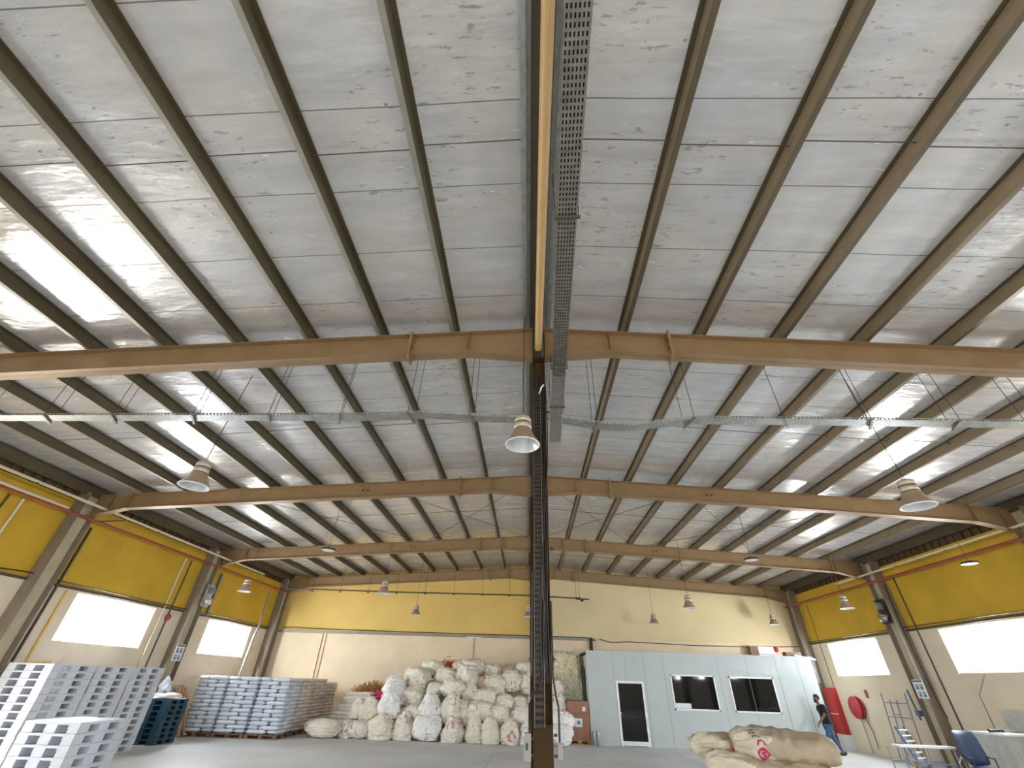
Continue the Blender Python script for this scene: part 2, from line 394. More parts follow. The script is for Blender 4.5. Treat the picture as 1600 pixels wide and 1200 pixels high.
# ledge of the back wall and its flashing line on the side walls
b = MB(); b.box(XL, 3.25, YB - .12, YB, 3.60, 3.70); struct(b.build('trim_1', M['ledge']))
b = MB(); b.box(XL, XL + .05, YF, YB, 3.64, 3.70); struct(b.build('trim_2', M['rod']))
b = MB(); b.box(XR - .05, XR, YF, YB, 3.64, 3.70); struct(b.build('trim_3', M['rod']))

# ------------------------------------------------------------------ steel frames
def place_name(i):
    return ['behind the camera end', 'nearest in view', 'second from the camera', 'third from the camera', 'against the back wall'][i]
def side_prism(b, poly, y0, y1, sg, mi=0): b.prism([(X0 + sg * (x - X0), z) for x, z in poly], y0, y1, mi)
for i, fy in enumerate(FY):
    yc = fy + .10
    for sg, nm, xe in ((-1, 'left', XL + .05), (1, 'right', XR - .05)):
        xw = abs(xe - X0); D = .43
        t = thing('roof_rafter', 'tan painted steel I-beam rafter on the %s slope, %s' % (nm, place_name(i)), 'beam', (X0, yc, 0), 0, 'roof rafters')
        def P(d): return (d, 6.785 - S * d)
        if i in (1, 2, 3): kx, kz = 1.18, .17
        else: kx, kz = 1.18, .17
        xc = .10; xk = xw - 1.15; zk = 5.34
        top = [P(xc), P(xw)]
        botp = [(xc, 6.785 - D - kz), (kx, 6.785 - S * kx - D), (xk, 6.785 - S * xk - D), (xw, zk)]
        M_ = lambda pts: [(sg * x, z) for x, z in pts]
        b = MB(); b.prism(M_([top[0], top[1], botp[3], botp[2], botp[1], botp[0]]), -.006, .006); b.build('web', M['rafter'], t)
        b = MB()
        for (x0_, z0_), (x1_, z1_) in ((top[0], top[1]),):
            b.prism(M_([(x0_, z0_), (x1_, z1_), (x1_, z1_ - .014), (x0_, z0_ - .014)]), -.10, .10)
        b.build('top_flange', M['rafter'], t)
        b = MB()
        for k in range(3):
            (x0_, z0_), (x1_, z1_) = botp[k], botp[k + 1]
            b.prism(M_([(x0_, z0_), (x1_, z1_), (x1_, z1_ + .014), (x0_, z0_ + .014)]), -.10, .10)
        b.build('bottom_flange', M['rafter'], t)
        for sx in (kx, xk):
            b = MB(); zt = 6.785 - S * sx
            b.box(sg * sx - .005, sg * sx + .005, -.095, .095, zt - D, zt - .01); b.build('stiffener', M['rafter'], t)
        b = MB(); sx = 2.15; zt = 6.785 - S * sx
        b.box(sg * sx - .02, sg * sx + .02, -.12, .12, zt - D - .07, zt + .05)
        for zz in (zt - D - .04, zt - D + .06, zt - .22, zt - .08):
            for yy in (-.08, .05): b.tube([(sg * sx - .045, yy, zz), (sg * sx + .045, yy, zz)], .014, 6)
        b.prism([(sg * sx - .11, zt - D + .0), (sg * sx + .11, zt - D), (sg * sx, zt - D - .06)], -.004, .004)
        b.build('splice_plate', M['rafter'], t)
        if i in (2, 3):
            b = MB(); sx = 4.9; zt = 6.785 - S * sx - .2
            for dx in (-.07, .07): b.lathe([(0, 0), (.025, 0), (.02, .03), (0, .035)], (0, 0, 0), 8, 0, Matrix.Translation((sg * (sx + dx), -.006, zt)) @ Matrix.Rotation(R(90), 4, 'X'))
            b.build('bolt', M['coldark'], t)
    # side columns
    for sg, nm, xi in ((-1, 'left', XL), (1, 'right', XR)):
        t = thing('wall_column', 'brown-grey steel H column on the %s wall, under the rafter %s' % (nm, place_name(i)), 'column', (xi, yc - (.42 if i == 3 else .2), 0), 0, 'wall columns')
        s_ = -sg
        zt = 5.95
        ins = s_ * .34
        b = MB(); b.box(0, ins, -.24, -.225, 0, zt); b.build('flange', M['colside'], t)
        b = MB(); b.box(0, ins, .225, .24, 0, zt); b.build('flange', M['colside'], t)
        b = MB(); b.box(s_ * .16, s_ * .175, -.225, .225, 0, zt); b.build('web', M['colweb'], t)
    # centre columns
    t = thing('centre_column', ('dark brown steel column in the middle, ' + place_name(i)), 'column', (X0, yc, 0), 0, 'centre columns')
    zt = 6.12
    b = MB(); b.box(-.095, -.085, -.10, .12, 0, zt); b.build('flange', M['colpaint'], t)
    b = MB(); b.box(.085, .095, -.10, .12, 0, zt); b.build('flange', M['colpaint'], t)
    b = MB(); b.box(-.085, .085, .02, .03, 0, zt); b.build('web', M['colpaint'], t)
    b = MB(); b.box(-.10, .10, -.11, .13, zt, zt + .02); b.box(-.10, -.085, -.11, .13, zt, 6.72); b.box(.085, .10, -.11, .13, zt, 6.72); b.build('cap_plate', M['colpaint'], t)
    if i == 1:
        b = MB(); b.box(-.085, .085, -.10, -.085, 0, 1.52); b.build('cover_plate', M['colpaint'], t)

# ------------------------------------------------------------------ purlins
def purlin(xe, sg, label, lip=.07, h=.195, name='roof_purlin', z=None, group='roof purlins', m='purlin'):
    # xe: outer edge of the bottom flange
    xw = xe - sg * lip; z0 = (rt(xw) if z is None else z) + .002
    t = thing(name, label, 'beam', (xw, YF, z0), 0, group); L_ = YB - YF
    b = MB(); b.box(-.003, .003, 0, L_, 0, h); b.build('web', M['weblit' if sg > 0 and name == 'roof_purlin' else m], t)
    b = MB(); b.box(0, sg * lip, 0, L_, 0, .005); b.box(sg * (lip - .005), sg * lip, 0, L_, .005, .022); b.build('bottom_flange', M[('flangelit' if sg < 0 else 'purlin') if m == 'purlin' and name == 'roof_purlin' else m], t)
    b = MB(); b.box(0, -sg * lip * .8, 0, L_, h - .006, h); b.build('top_flange', M[m], t)
    return t
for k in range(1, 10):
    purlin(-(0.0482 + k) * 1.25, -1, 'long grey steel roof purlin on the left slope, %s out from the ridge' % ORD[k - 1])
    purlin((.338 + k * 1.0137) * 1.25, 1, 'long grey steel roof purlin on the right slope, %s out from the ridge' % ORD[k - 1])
purlin(X0 - .25, -1, 'pale grey ridge purlin just left of the ridge gap', .06, name='ridge_purlin', group='ridge purlins', m='galv')
purlin(X0 + .20, 1, 'pale grey ridge purlin just right of the ridge gap', .06, name='ridge_purlin', group='ridge purlins', m='galv')
purlin(-12.62, -1, 'wide grey eave beam along the top of the left wall', .08, .26, 'eave_beam', 5.90, 'eave beams')
purlin(12.97, 1, 'wide grey eave beam along the top of the right wall', .08, .26, 'eave_beam', 5.90, 'eave beams')
# purlin cleats as small triangular brackets on the near rafter are parts of that rafter
for sg in (-1, 1):
    raf = [o for o in COL.objects if o.name.startswith('roof_rafter') and abs(o.location.y - 5.4) < .01 and (('left' in o['label']) == (sg < 0))][0]
    for k in range(1, 10):
        xw = (-(0.0482 + k) * 1.25 + .07) if sg < 0 else ((.338 + k * 1.0137) * 1.25 - .07)
        x = xw - X0; z = rt(xw)
        b = MB(); b.prism([(-.095, z), (.0, z), (-.095 * 0, z + .10)], x - sg * .012, x - sg * .006, 0, 'x'); b.build('purlin_cleat', M['rafter'], raf)
# sag rods: one line per bay and slope
for i, y in enumerate((2.3, 8.5, 14.7, 20.8)):
    for sg, nm in ((-1, 'left'), (1, 'right')):
        b = MB()
        for k in range(0, 9):
            xa = X0 + sg * (.2 + 1.255 * k) if k else X0 + sg * .2; xb = X0 + sg * (.2 + 1.255 * (k + 1))
            dy = .05 * (k % 2)
            b.tube([(xa, y + dy, rt(xa) + .13), (xb, y + dy, rt(xb) + .11)], .007, 5)
        tag(b.build('sag_rod', M['rod']), 'thin dark tie rod line across the %s slope purlins, %s bay from the camera' % (nm, ORD[i]), 'rod', 'sag rods')
# cross bracing between second and third rafters
for xa, xb, ya, yb, lb in ((-4.9, -8.7, 11.8, 17.7, 'running outward low on the left slope'), (-8.67, -4.2, 11.8, 17.7, 'running inward on the left slope'), (-4.3, 0.0, 11.8, 17.7, 'running to the ridge on the left slope'), (0.0, -4.2, 11.9, 17.7, 'leaving the ridge on the left slope'),
                           (0.4, 4.2, 11.8, 17.7, 'leaving the ridge on the right slope'), (4.6, .5, 11.9, 17.7, 'running to the ridge on the right slope'), (4.6, 8.9, 11.8, 17.7, 'running outward on the right slope'), (9.6, 4.6, 11.9, 17.7, 'running inward low on the right slope')):
    b = MB(); b.tube([(xa, ya, rt(xa) - .06), (xb, yb, rt(xb) - .06)], .009, 5)
    tag(b.build('brace_rod', M['rod']), 'thin diagonal brace rod ' + lb + ', second to third rafter', 'rod', 'roof brace rods')

# ------------------------------------------------------------------ ridge pipe, cable trays
b = MB(); b.tube([(.185, -6, 6.3), (.185, 5.2, 6.3), (.185, 5.27, 6.3)], .058, 16)
tag(b.build('tan_pipe', M['pipe']), 'tan round pipe running under the ridge into the centre column', 'pipe')
def tray(name, label, L_, wdt, pitch, slots, m, loc, rz, hang, side=.05, hw=None, rods=None):
    t = thing(name, label, 'cable tray', loc, rz)
    b = MB(); n = slots + 1; rw = wdt / (slots * 1.75 + 1)
    for k in range(n):
        x = -wdt / 2 + rw / 2 + k * (wdt - rw) / slots; b.box(x - rw / 2, x + rw / 2, 0, L_, 0, .002)
    y = 0
    while y < L_:
        b.box(-wdt / 2, wdt / 2, y, y + pitch * .42, -.0006, .0026); y += pitch
    b.build('perforated_base', m, t)
    for s_ in (-1, 1):
        b = MB(); x = s_ * wdt / 2
        b.box(x - .001, x + .001, 0, L_, .0, side)
        b.box(x - .001, x - s_ * .012, 0, L_, side - .002, side)
        b.build('side_rail', m, t)
    for y in hang:
        hwid = hw or wdt / 2 + .035
        b = MB()
        for s_ in (0, .03):
            b.box(-hwid, hwid, y + s_, y + s_ + .003, -.03, -.004)
        b.box(-hwid, hwid, y, y + .033, -.007, -.003)
        for k in range(7): b.box(-hwid + k * hwid * .3, -hwid + k * hwid * .3 + .02, y - .001, y + .034, -.02, -.014)
        h = b.build('hanger_bracket', m, t)
        if rods:
            for s_ in (-1, 1):
                b = MB(); b.tube([(s_ * (hwid - .015), y + .016, -.03), (s_ * (hwid - .015), y + .016, rods(y))], .0045, 5); b.build('hanger_rod', M['rod'], h)
    return t
tr = tray('cable_tray', 'long perforated galvanised cable tray hung beside the ridge pipe', 8.6, .22, .058, 6, M['galvdark'], (.36, -.6, 6.03), -R(1.55), (1.2, 3.3, 6.0, 7.2), rods=lambda y: .9)
b = MB()
for k, (x, r_) in enumerate([(-.094 + .0235 * j, .0165) for j in range(9)]):
    b.tube([(x, 0, .012 + r_), (x + .004, 2, .012 + r_), (x - .004, 4.5, .012 + r_), (x, 6.3, .012 + r_)], r_, 6)
b.build('cable', M['cable'], tr)
# crosswise tray: two level runs left and right, with sag on the right
XT, YT, ZT = X0, 5.95, 5.32
def cross_tray(name, label, pts, wdt, hangs):
    t = thing(name, label, 'cable tray', (0, 0, 0))
    import itertools
    bb = MB(); rl = [MB(), MB()]
    for (xa, ya, za), (xb, yb, zb) in zip(pts, pts[1:]):
        d = Vector((xb - xa, yb - ya, zb - za)); L_ = d.length
        T = Matrix.Translation((xa, ya, za)) @ d.to_track_quat('X', 'Z').to_matrix().to_4x4()
        for k in range(6):
            y = -wdt / 2 + wdt * (k / 5.0); bb.box(0, L_, y - .013, y + .013, 0, .002, 0, T)
        x = 0
        while x < L_: bb.box(x, x + .044, -wdt / 2, wdt / 2, -.0006, .0026, 0, T); x += .06
        for q, s_ in enumerate((-1, 1)):
            y = s_ * wdt / 2; rl[q].box(0, L_, y - .001, y + .001, 0, .014, 0, T); rl[q].box(0, L_, y - .001, y + .001, .035, .05, 0, T)
            x = 0
            while x < L_: rl[q].box(x, x + .03, y - .001, y + .001, .014, .035, 0, T); x += .06
    bb.build('perforated_base', M['galv'], t)
    for q in rl: q.build('side_rail', M['galv'], t)
    for (x, tw) in hangs:
        # height on the polyline
        for (xa, ya, za), (xb, yb, zb) in zip(pts, pts[1:]):
            if min(xa, xb) <= x <= max(xa, xb): f = (x - xa) / (xb - xa); z = za + f * (zb - za); yy = ya + f * (yb - ya)
        b = MB(); T = Matrix.Translation((x, yy, z - .006)) @ Matrix.Rotation(tw, 4, 'Z')
        b.box(-.016, .016, -wdt / 2 - .09, wdt / 2 + .09, -.028, -.004, 0, T)
        h = b.build('hanger_bracket', M['galvdark'], t)
        for s_ in (-1, 1):
            p = T @ Vector((0, s_ * (wdt / 2 + .07), 0)); b = MB(); b.tube([p, (p.x, p.y, rt(p.x) + .1)], .005, 5); b.build('hanger_rod', M['rod'], h)
    return t
cross_tray('cable_tray', 'bright galvanised tray crossing the left half, hung on thin rods', [(-12.3, 6.0, 5.32), (-6.0, 5.93, 5.33), (-2.6, 5.93, 5.36), (-1.6, 5.88, 5.38), (-.6, 5.92, 5.34), (.02, 5.92, 5.33)], .17,
           [(-9.6, .3), (-8.2, .5), (-7.0, .5), (-5.6, .5), (-4.3, .4), (-3.1, .4), (-1.9, -.1), (-.9, -.15), ])
cross_tray('cable_tray', 'bent galvanised tray crossing the right half, sagging near the column', [(.55, 5.93, 5.34), (1.0, 5.97, 5.27), (1.62, 6.0, 5.23), (2.7, 5.93, 5.34), (5.5, 5.93, 5.33), (12.6, 5.98, 5.28)], .17,
           [(1.1, .1), (2.6, .2), (4.1, -.6), (5.4, -.5), (6.7, -.4), (7.9, -.4), (9.2, -.4)])
# vertical cable tray and cables down the near centre column
t = thing('cable_riser', 'dark vertical tray full of cables running down the near column', 'cable tray', (X0, 5.23, 0))
b = MB()
for k in range(6): b.box(-.083 + k * .018, -.083 + k * .018 + .006, 0, .002, 1.5, 5.5)
z = 1.5
while z < 5.5: b.box(-.083, .012, -.0005, .0015, z, z + .03); z += .058
b.build('perforated_base', M['coldark'], t)
b = MB(); b.box(.012, .016, -.035, .0, 1.5, 5.5); b.box(-.085, -.082, -.02, 0, 1.5, 5.5); b.build('side_rail', M['galvdark'], t)
cx = [(-.06, .010), (-.035, .012), (-.01, .010), (.03, .012), (.05, .009), (.066, .008)]
for k, (x, r_) in enumerate(cx):
    b = MB(); pts = [(x + .008 * math.sin(j * 1.3 + k * 2), .028 - .01 * (k % 2), 5.75 - j * .30) for j in range(14)]
    b.tube(pts, r_, 6); b.build('cable', M['cable'] if k % 2 else M['coldark'], t)
b = MB(); b.tube([(.095, -.01, 5.5), (.105, -.02, 4.9), (.10, -.02, 4.3), (.02, -.04, 3.2), (-.02, -.05, 2.4), (-.01, -.05, 1.9)], .008, 6); b.build('loose_cable', M['cable'], t)
b = MB(); b.tube([(.02, -.03, 2.6), (.0, -.05, 2.0), (-.03, -.07, 1.82), (-.10, -.07, 1.76), (-.135, -.05, 1.68), (-.135, -.04, 1.44)], .012, 8); b.build('loose_cable', M['cable'], t)
b = MB(); b.tube([(.10, 0, 2.6), (.105, 0, 1.9), (.125, -.02, 1.76), (.15, -.02, 1.66), (.15, -.02, 1.40)], .010, 8); b.build('loose_cable', M['cable'], t)
b = MB(); b.tube([(-.10, -.0, 2.9), (-.11, -.02, 2.0), (-.12, -.02, 1.9)], .012, 8); b.build('loose_cable', M['cable'], t)
b = MB(); b.tube([(.0, .0, 5.38), (.03, -.05, 5.46), (.065, -.07, 5.50)], .012, 8); b.build('conduit_end', M['white'], t)
for z, x in ((5.05, .12), (3.15, .12), (2.05, .11), (2.05, -.115)):
    b = MB(); b.box(x - .03, x + .03, -.02, -.005, z, z + .012); b.box(x + .0, x + .008, -.03, .0, z - .02, z + .03); b.build('cable_clamp', M['coldark'], t)
t = thing('socket_box', 'grey switch socket box on the left side of the near column', 'electrical box', (X0 - .15, 5.2, 1.26))
b = MB(); b.box(-.035, .03, -.03, .05, 0, .20); b.box(-.04, .0, -.035, -.03, .02, .18); b.build('housing', M['ledge'], t)
b = MB(); b.box(-.02, .0, -.045, -.035, .08, .13); b.build('switch', M['black'], t)
b = MB(); b.box(.03, .055, -.005, .03, .03, .05); b.box(.03, .055, -.005, .03, .15, .17); b.build('bracket', M['coldark'], t)
t = thing('socket_box', 'small grey box on the right side of the near column', 'electrical box', (X0 + .13, 5.2, 1.28))
b = MB(); b.box(0, .045, -.02, .03, 0, .11); b.build('housing', M['ledge'], t)
b = MB(); b.box(-.035, .0, .0, .02, .01, .03); b.box(-.035, .0, .0, .02, .16, .18); b.build('bracket', M['coldark'], t)

# ------------------------------------------------------------------ hanging lamps
def bell(label, loc, ztop, lean=0.0):
    t = thing('high_bay_lamp', label, 'lamp', loc, 0, 'bell-shaped high bay lamps')
    b = MB(); b.lathe([(0, .43), (.05, .43), (.052, .42), (.10, .405), (.112, .39), (.115, .325), (.10, .32), (.10, .312), (.118, .308), (.122, .235), (.105, .228), (.105, .222), (.12, .22)], n=28)
    b.build('housing', M['lamp'], t)
    for zr in (.316, .225):
        b = MB(); b.lathe([(.119, zr - .006), (.1205, zr), (.119, zr + .006)], n=28); b.build('gap_ring', M['black'], t)  # black ring drawn over each gap line between housing sections
    b = MB(); b.lathe([(.12, .222), (.135, .17), (.165, .11), (.205, .05), (.228, .0)], n=32); b.build('shade', M['belldark'], t)
    b = MB(); b.lathe([(0, .17), (.06, .175), (.115, .19), (.128, .16), (.158, .105), (.198, .047), (.222, .002)], n=32); b.build('reflector', M['bellin'], t)
    b = MB(); b.lathe([(.219, .004), (.222, -.006), (.230, -.006), (.233, .004), (.228, .01)], n=32); b.build('rim', M['white'], t)
    b = MB(); b.tube([(-.03, 0, .43), (-.03, 0, .46), (0, 0, .49), (.03, 0, .46), (.03, 0, .43)], .007, 6); b.build('hook', M['chrome'], t)
    b = MB(); h = ztop - loc[2]; pts = [(lean * (j / 8) + .006 * math.sin(j * 1.9), 0, .48 + (h - .48) * j / 8) for j in range(9)]
    b.tube(pts, .006, 6); b.build('cord', M['cable'], t)
    return t
def disc(label, loc, ztop):
    t = thing('round_panel_lamp', label, 'lamp', loc, 0, 'flat round lamps')
    b = MB(); b.lathe([(0, .07), (.06, .07), (.12, .05), (.18, .035), (.185, .0), (.17, -.004)], n=28); b.build('housing', M['black'], t)
    b = MB(); b.lathe([(.17, -.003), (0, -.003)], n=28); b.build('diffuser', M['white'], t)
    b = MB(); b.tube([(0, 0, .07), (.01, 0, (ztop - loc[2]) / 2), (0, 0, ztop - loc[2])], .006, 6); b.build('cord', M['rod'], t)
    return t
zc = lambda x: rt(x) + .16
bell('large bell lamp hanging beside the centre column, nearest and in the middle', (-.045, 5.02, 4.42), 6.95)
bell('bell lamp hanging at left between the first two rafters', (-5.45, 6.42, 4.33), zc(-5.45), .1)
bell('bell lamp hanging at right between the first two rafters', (5.92, 6.45, 4.18), zc(5.92), -.1)
disc('flat round lamp over the left half before the third rafter', (-5.38, 11.72, 4.63), zc(-5.4))
disc('flat round lamp over the right half before the third rafter', (5.85, 11.82, 4.62), zc(5.8))
disc('flat white round lamp near the right wall', (11.25, 11.75, 4.62), zc(11.2))
bell('small far bell lamp before the ochre wall, left of two', (-5.38, 17.15, 4.42), zc(-5.4))
bell('small far bell lamp before the ochre wall, above the sack heap', (-5.25, 22.1, 4.30), zc(-5.2))
bell('small far bell lamp just left of the centre column', (.03, 21.6, 4.28), zc(0.0))
bell('far bell lamp over the office door, higher of two', (5.88, 17.4, 4.22), zc(5.9))
bell('far bell lamp over the first office window, lower of two', (5.95, 22.9, 4.28), zc(6.0))
bell('far bell lamp over the right end of the office', (11.55, 23.0, 4.38), zc(11.6))
bell('bell lamp before the right wall window', (11.55, 17.5, 4.35), zc(11.6))
bell('bell lamp before the yellow left wall', (-10.8, 17.3, 4.40), zc(-10.8))

# ------------------------------------------------------------------ wall services
def pipe(name, label, pts, r, m, cat='pipe', group=None):
    b = MB(); b.tube(pts, r, 8); return tag(b.build(name, M[m]), label, cat, group)
def eave_pipe(sg, label, x, y0, y1, z):
    t = thing('conduit_rail', label, 'pipe', (x, y0, z))
    b = MB(); b.box(-.03, .03, 0, y1 - y0, 0, .05); b.build('rail', M['cream'], t)
    y = .8
    while y < y1 - y0:
        b = MB(); b.tube([(0, y, .05), (0, y, rt(x) - z)], .006, 5); b.box(-.05, .05, y - .02, y + .02, -.012, 0); b.build('hanger', M['rod'], t); y += 2.1
    return t
eave_pipe(-1, 'cream conduit rail hung along the eave above the left wall', -12.1, -6, 20.45, 5.56)
eave_pipe(1, 'cream conduit rail hung along the eave above the right wall', 12.62, -6, 19.2, 5.46)
pipe('wall_pipe', 'cream pipe on the left wall between rail and red pipe', [(-12.62, -6, 5.44), (-12.62, 11.0, 5.44)], .04, 'cream')
pipe('sprinkler_pipe', 'red pipe running along the top of the yellow left wall', [(-12.38, -8, 5.28), (-12.38, 23.5, 5.32)], .032, 'redpipe')
pipe('sprinkler_pipe', 'red pipe running along the top of the right wall', [(12.72, -8, 5.18), (12.72, 23.8, 5.24)], .04, 'redpipe')
pipe('cross_pipe', 'slim strut from the second left column to the conduit rail', [(-12.4, 11.7, 5.27), (-12.1, 12.3, 5.5)], .02, 'rod')
for x, y, lb in ((XL + .022, 9.6, 'left wall before the second column, outer of two'), (XL + .022, 16.5, 'left wall right of the first window'),
                 (XR - .022, 16.75, 'right wall before the third column')):
    pipe('downpipe', 'dark vertical conduit on the ' + lb, [(x, y, 5.3), (x, y, 0)], .022, 'rod', group='wall conduits')
for x, y, lb in ((XL + .03, 9.95, 'left wall before the second column'), (XL + .03, 16.15, 'left wall beside the dark conduit')):
    pipe('downpipe', 'cream vertical pipe on the ' + lb, [(x, y, 5.3), (x, y, 0)], .03, 'cream', group='cream wall pipes')
pipe('downpipe', 'dark slim conduit just behind the second left column', [(XL + .03, 12.05, 5.2), (XL + .03, 12.05, 0)], .03, 'rod', group='wall conduits')
pipe('downpipe', 'yellow-brown gas pipe bending along the left wall under the window', [(-12.725, 12.4, 3.6), (-12.725, 12.4, 1.95), (-12.725, 12.45, 1.93), (-12.725, 13.1, 1.93)], .022, 'yellow')
pipe('downpipe', 'blue-grey square conduit left of the far left window', [(-12.70, 18.45, 5.2), (-12.70, 18.45, 3.65)], .045, 'steelblue')
pipe('air_duct_pipe', 'bright metal pipe bending down past the far left window', [(-12.45, 22.0, 5.1), (-12.42, 21.95, 3.7), (-12.3, 21.6, 3.2), (-12.3, 21.5, 2.2), (-12.35, 21.3, 0)], .05, 'galv')
pipe('downpipe', 'dark slim conduit in the far right corner of the right wall', [(13.09, 22.6, 5.2), (13.09, 22.6, 2.05)], .012, 'rod', group='wall conduits')
pipe('wall_cable', 'slim black cable beside the right wall column', [(12.9, 17.05, 5.1), (12.9, 17.1, 3.6), (12.9, 17.0, 1.7), (12.9, 16.9, 1.3)], .018, 'cable', 'cable')
pipe('wall_cable', 'black cable draped along the right wall ledge', [(12.98, 24, 3.74), (12.96, 20, 3.72), (12.97, 17, 3.76), (12.96, 12, 3.73), (12.96, 4, 3.74)], .012, 'cable', 'cable')
pipe('wall_cable', 'black cable draped along the left wall ledge', [(-12.6, 24, 3.74), (-12.62, 20, 3.75), (-12.6, 16, 3.73), (-12.62, 12, 3.76), (-12.61, 11, 3.80), (-12.6, 10, 3.73), (-12.6, 4, 3.74)], .014, 'cable', 'cable')
pipe('wall_cable', 'black cable sagging across the pale back wall above the office', [(3.45, 23.95, 3.68), (4.0, 23.95, 3.55), (4.9, 23.95, 3.60), (8, 23.95, 3.52), (11, 23.95, 3.53), (13.0, 23.95, 3.60)], .016, 'cable', 'cable')
pipe('wall_cable', 'black cable lying on the grey ledge of the ochre back wall', [(-12.3, 23.9, 3.80), (-9, 23.93, 3.76), (-4, 23.93, 3.74), (0, 23.93, 3.73), (2.8, 23.93, 3.72), (3.3, 23.93, 3.6)], .016, 'cable', 'cable')
b = MB(); b.box(2.98, 3.12, 23.9, 24.04, 3.15, 3.72); tag(b.build('short_post', M['coldark']), 'short dark post at the end of the back wall ledge', 'post')
b = MB(); b.box(-2.98, -2.28, 23.86, 23.93, 3.56, 3.62); tag(b.build('tube_light', M['white']), 'white tube light fixed under the back wall ledge', 'light')
pipe('wall_conduit', 'slim vertical conduit on the back wall above the sack heap', [(-2.62, 24.02, 3.6), (-2.62, 24.02, 2.2)], .02, 'ledge')
for x in (-10.2, -10.02): pipe('wall_conduit', 'thin pink-brown conduit down the back wall behind wrapped bags, %s of two' % ('left' if x < -10.1 else 'right'), [(x, 24.02, 3.6), (x + .02, 24.02, 1.0)], .013, 'redpipe', group='conduit pair on the back wall')
# busbar before the back rafter
t = thing('suspended_pipe', 'slim grey pipe hung by rods before the back wall, with bent end', 'pipe', (0, 22.4, 0))
b = MB(); b.tube([(-12.0, 0, 5.33), (-6, 0, 5.29), (0, 0, 5.28), (2.5, 0, 5.2)], .03, 8); b.build('pipe', M['rod'], t)
b = MB(); b.box(2.3, 2.9, -.04, .05, 5.15, 5.2); b.box(2.5, 2.62, -.3, .05, 5.08, 5.16); b.build('end_bracket', M['coldark'], t)
for k, x in enumerate((-10.6, -9.2, -7.8, -6.4, -5.0, -3.6, -2.2, -.9, .85, 2.3, 2.45)):
    b = MB(); b.tube([(x, 0, 5.26), (x, 0, rt(x) + .1)], .008, 5); b.box(x - .05, x + .05, -.04, .04, 5.22, 5.26); b.build('hanger', M['rod'], t)
for x, y, s_, lb in ((-12.32, 17.95, 1, 'bright floodlight on the left wall column'), (12.67, 17.75, -1, 'dusty twin floodlight on the dark board of the right wall column')):
    t = thing('floodlight', lb, 'floodlight', (x, y - .35, 4.05))
    b = MB(); b.lathe([(0, .2), (.09, .19), (.13, .1), (.15, 0), (.14, 0), (.12, .05)], n=20, T=Matrix.Translation((s_ * .05, 0, .1)) @ Matrix.Rotation(R(200) if s_ > 0 else R(200), 4, 'X')); b.build('shade', M['lamp'] if s_ > 0 else M['galvdark'], t)
    b = MB(); b.lathe([(.14, .0), (0, .02)], n=20, T=Matrix.Translation((s_ * .05, 0, .1)) @ Matrix.Rotation(R(200), 4, 'X')); b.build('lens', M['white'], t)
    b = MB(); b.box(-.1, .12, .0, .12, .30, .50); b.build('ballast_box', M['galv'], t)
    b = MB(); b.box(-.12 if s_ > 0 else .10, -.10 if s_ > 0 else .12, -.1, .35, -.15, .62); b.build('mounting_board', M['greybox'] if s_ > 0 else M['coldark'], t)
for x, y, sg, lb in ((-12.408, 17.35, 1, 'white sign with four pictograms low on the left wall column'), (12.758, 17.3, -1, 'white sign with four pictograms low on the right wall column')):
    z = 2.15 if sg > 0 else 1.78
    t = thing('safety_sign', lb, 'sign', (x, y, z))
    b = MB(); b.box(0, sg * .012, -.22, .22, 0, .50); b.build('board', M['poster'], t)
    b = MB(); b.box(sg * .012, sg * .016, -.20, .20, .43, .48); b.build('header', M['posterink'], t)
    for j in range(4):
        b = MB(); yy = -.16 + .19 * (j % 2); zz = .04 + .20 * (j // 2)
        b.box(sg * .012, sg * .016, yy, yy + .11, zz, zz + .13); b.lathe([(0, 0), (.025, 0), (.025, .003)], n=10, T=Matrix.Translation((sg * .017, yy + .055, zz + .085)) @ Matrix.Rotation(R(90) * sg, 4, 'Y'), mi=1)
        b.build('pictogram', [M['posterink'], M['poster']], t)
for loc, lb in (((-12.62, 16.5, 3.4), 'small red fire bell high on the left wall'), ((11.75, 23.95, 3.45), 'small red fire bell above the right end of the office')):
    t = thing('fire_bell', lb, 'fire bell', (XL + .05, loc[1], loc[2]) if loc[0] < 0 else loc)
    Rm = Matrix.Rotation(R(90), 4, 'Y') if loc[0] < 0 else Matrix.Rotation(R(90), 4, 'X')
    b = MB(); b.lathe([(0, .08), (.06, .07), (.10, .03), (.11, 0)], n=18, T=Rm); b.build('gong', M['red'], t)
    b = MB(); b.lathe([(.05, .0), (.05, -.05), (0, -.05)], n=12, T=Rm); b.build('back_box', M['red'], t)

# ------------------------------------------------------------------ office cabin
OX0, OX1, OY0, OY1, OH = 2.43, 11.55, 20.95, 23.9, 2.98
t = thing('office_cabin', 'pale blue-grey prefabricated office cabin with dark windows', 'cabin', (0, 0, 0))
b = MB()
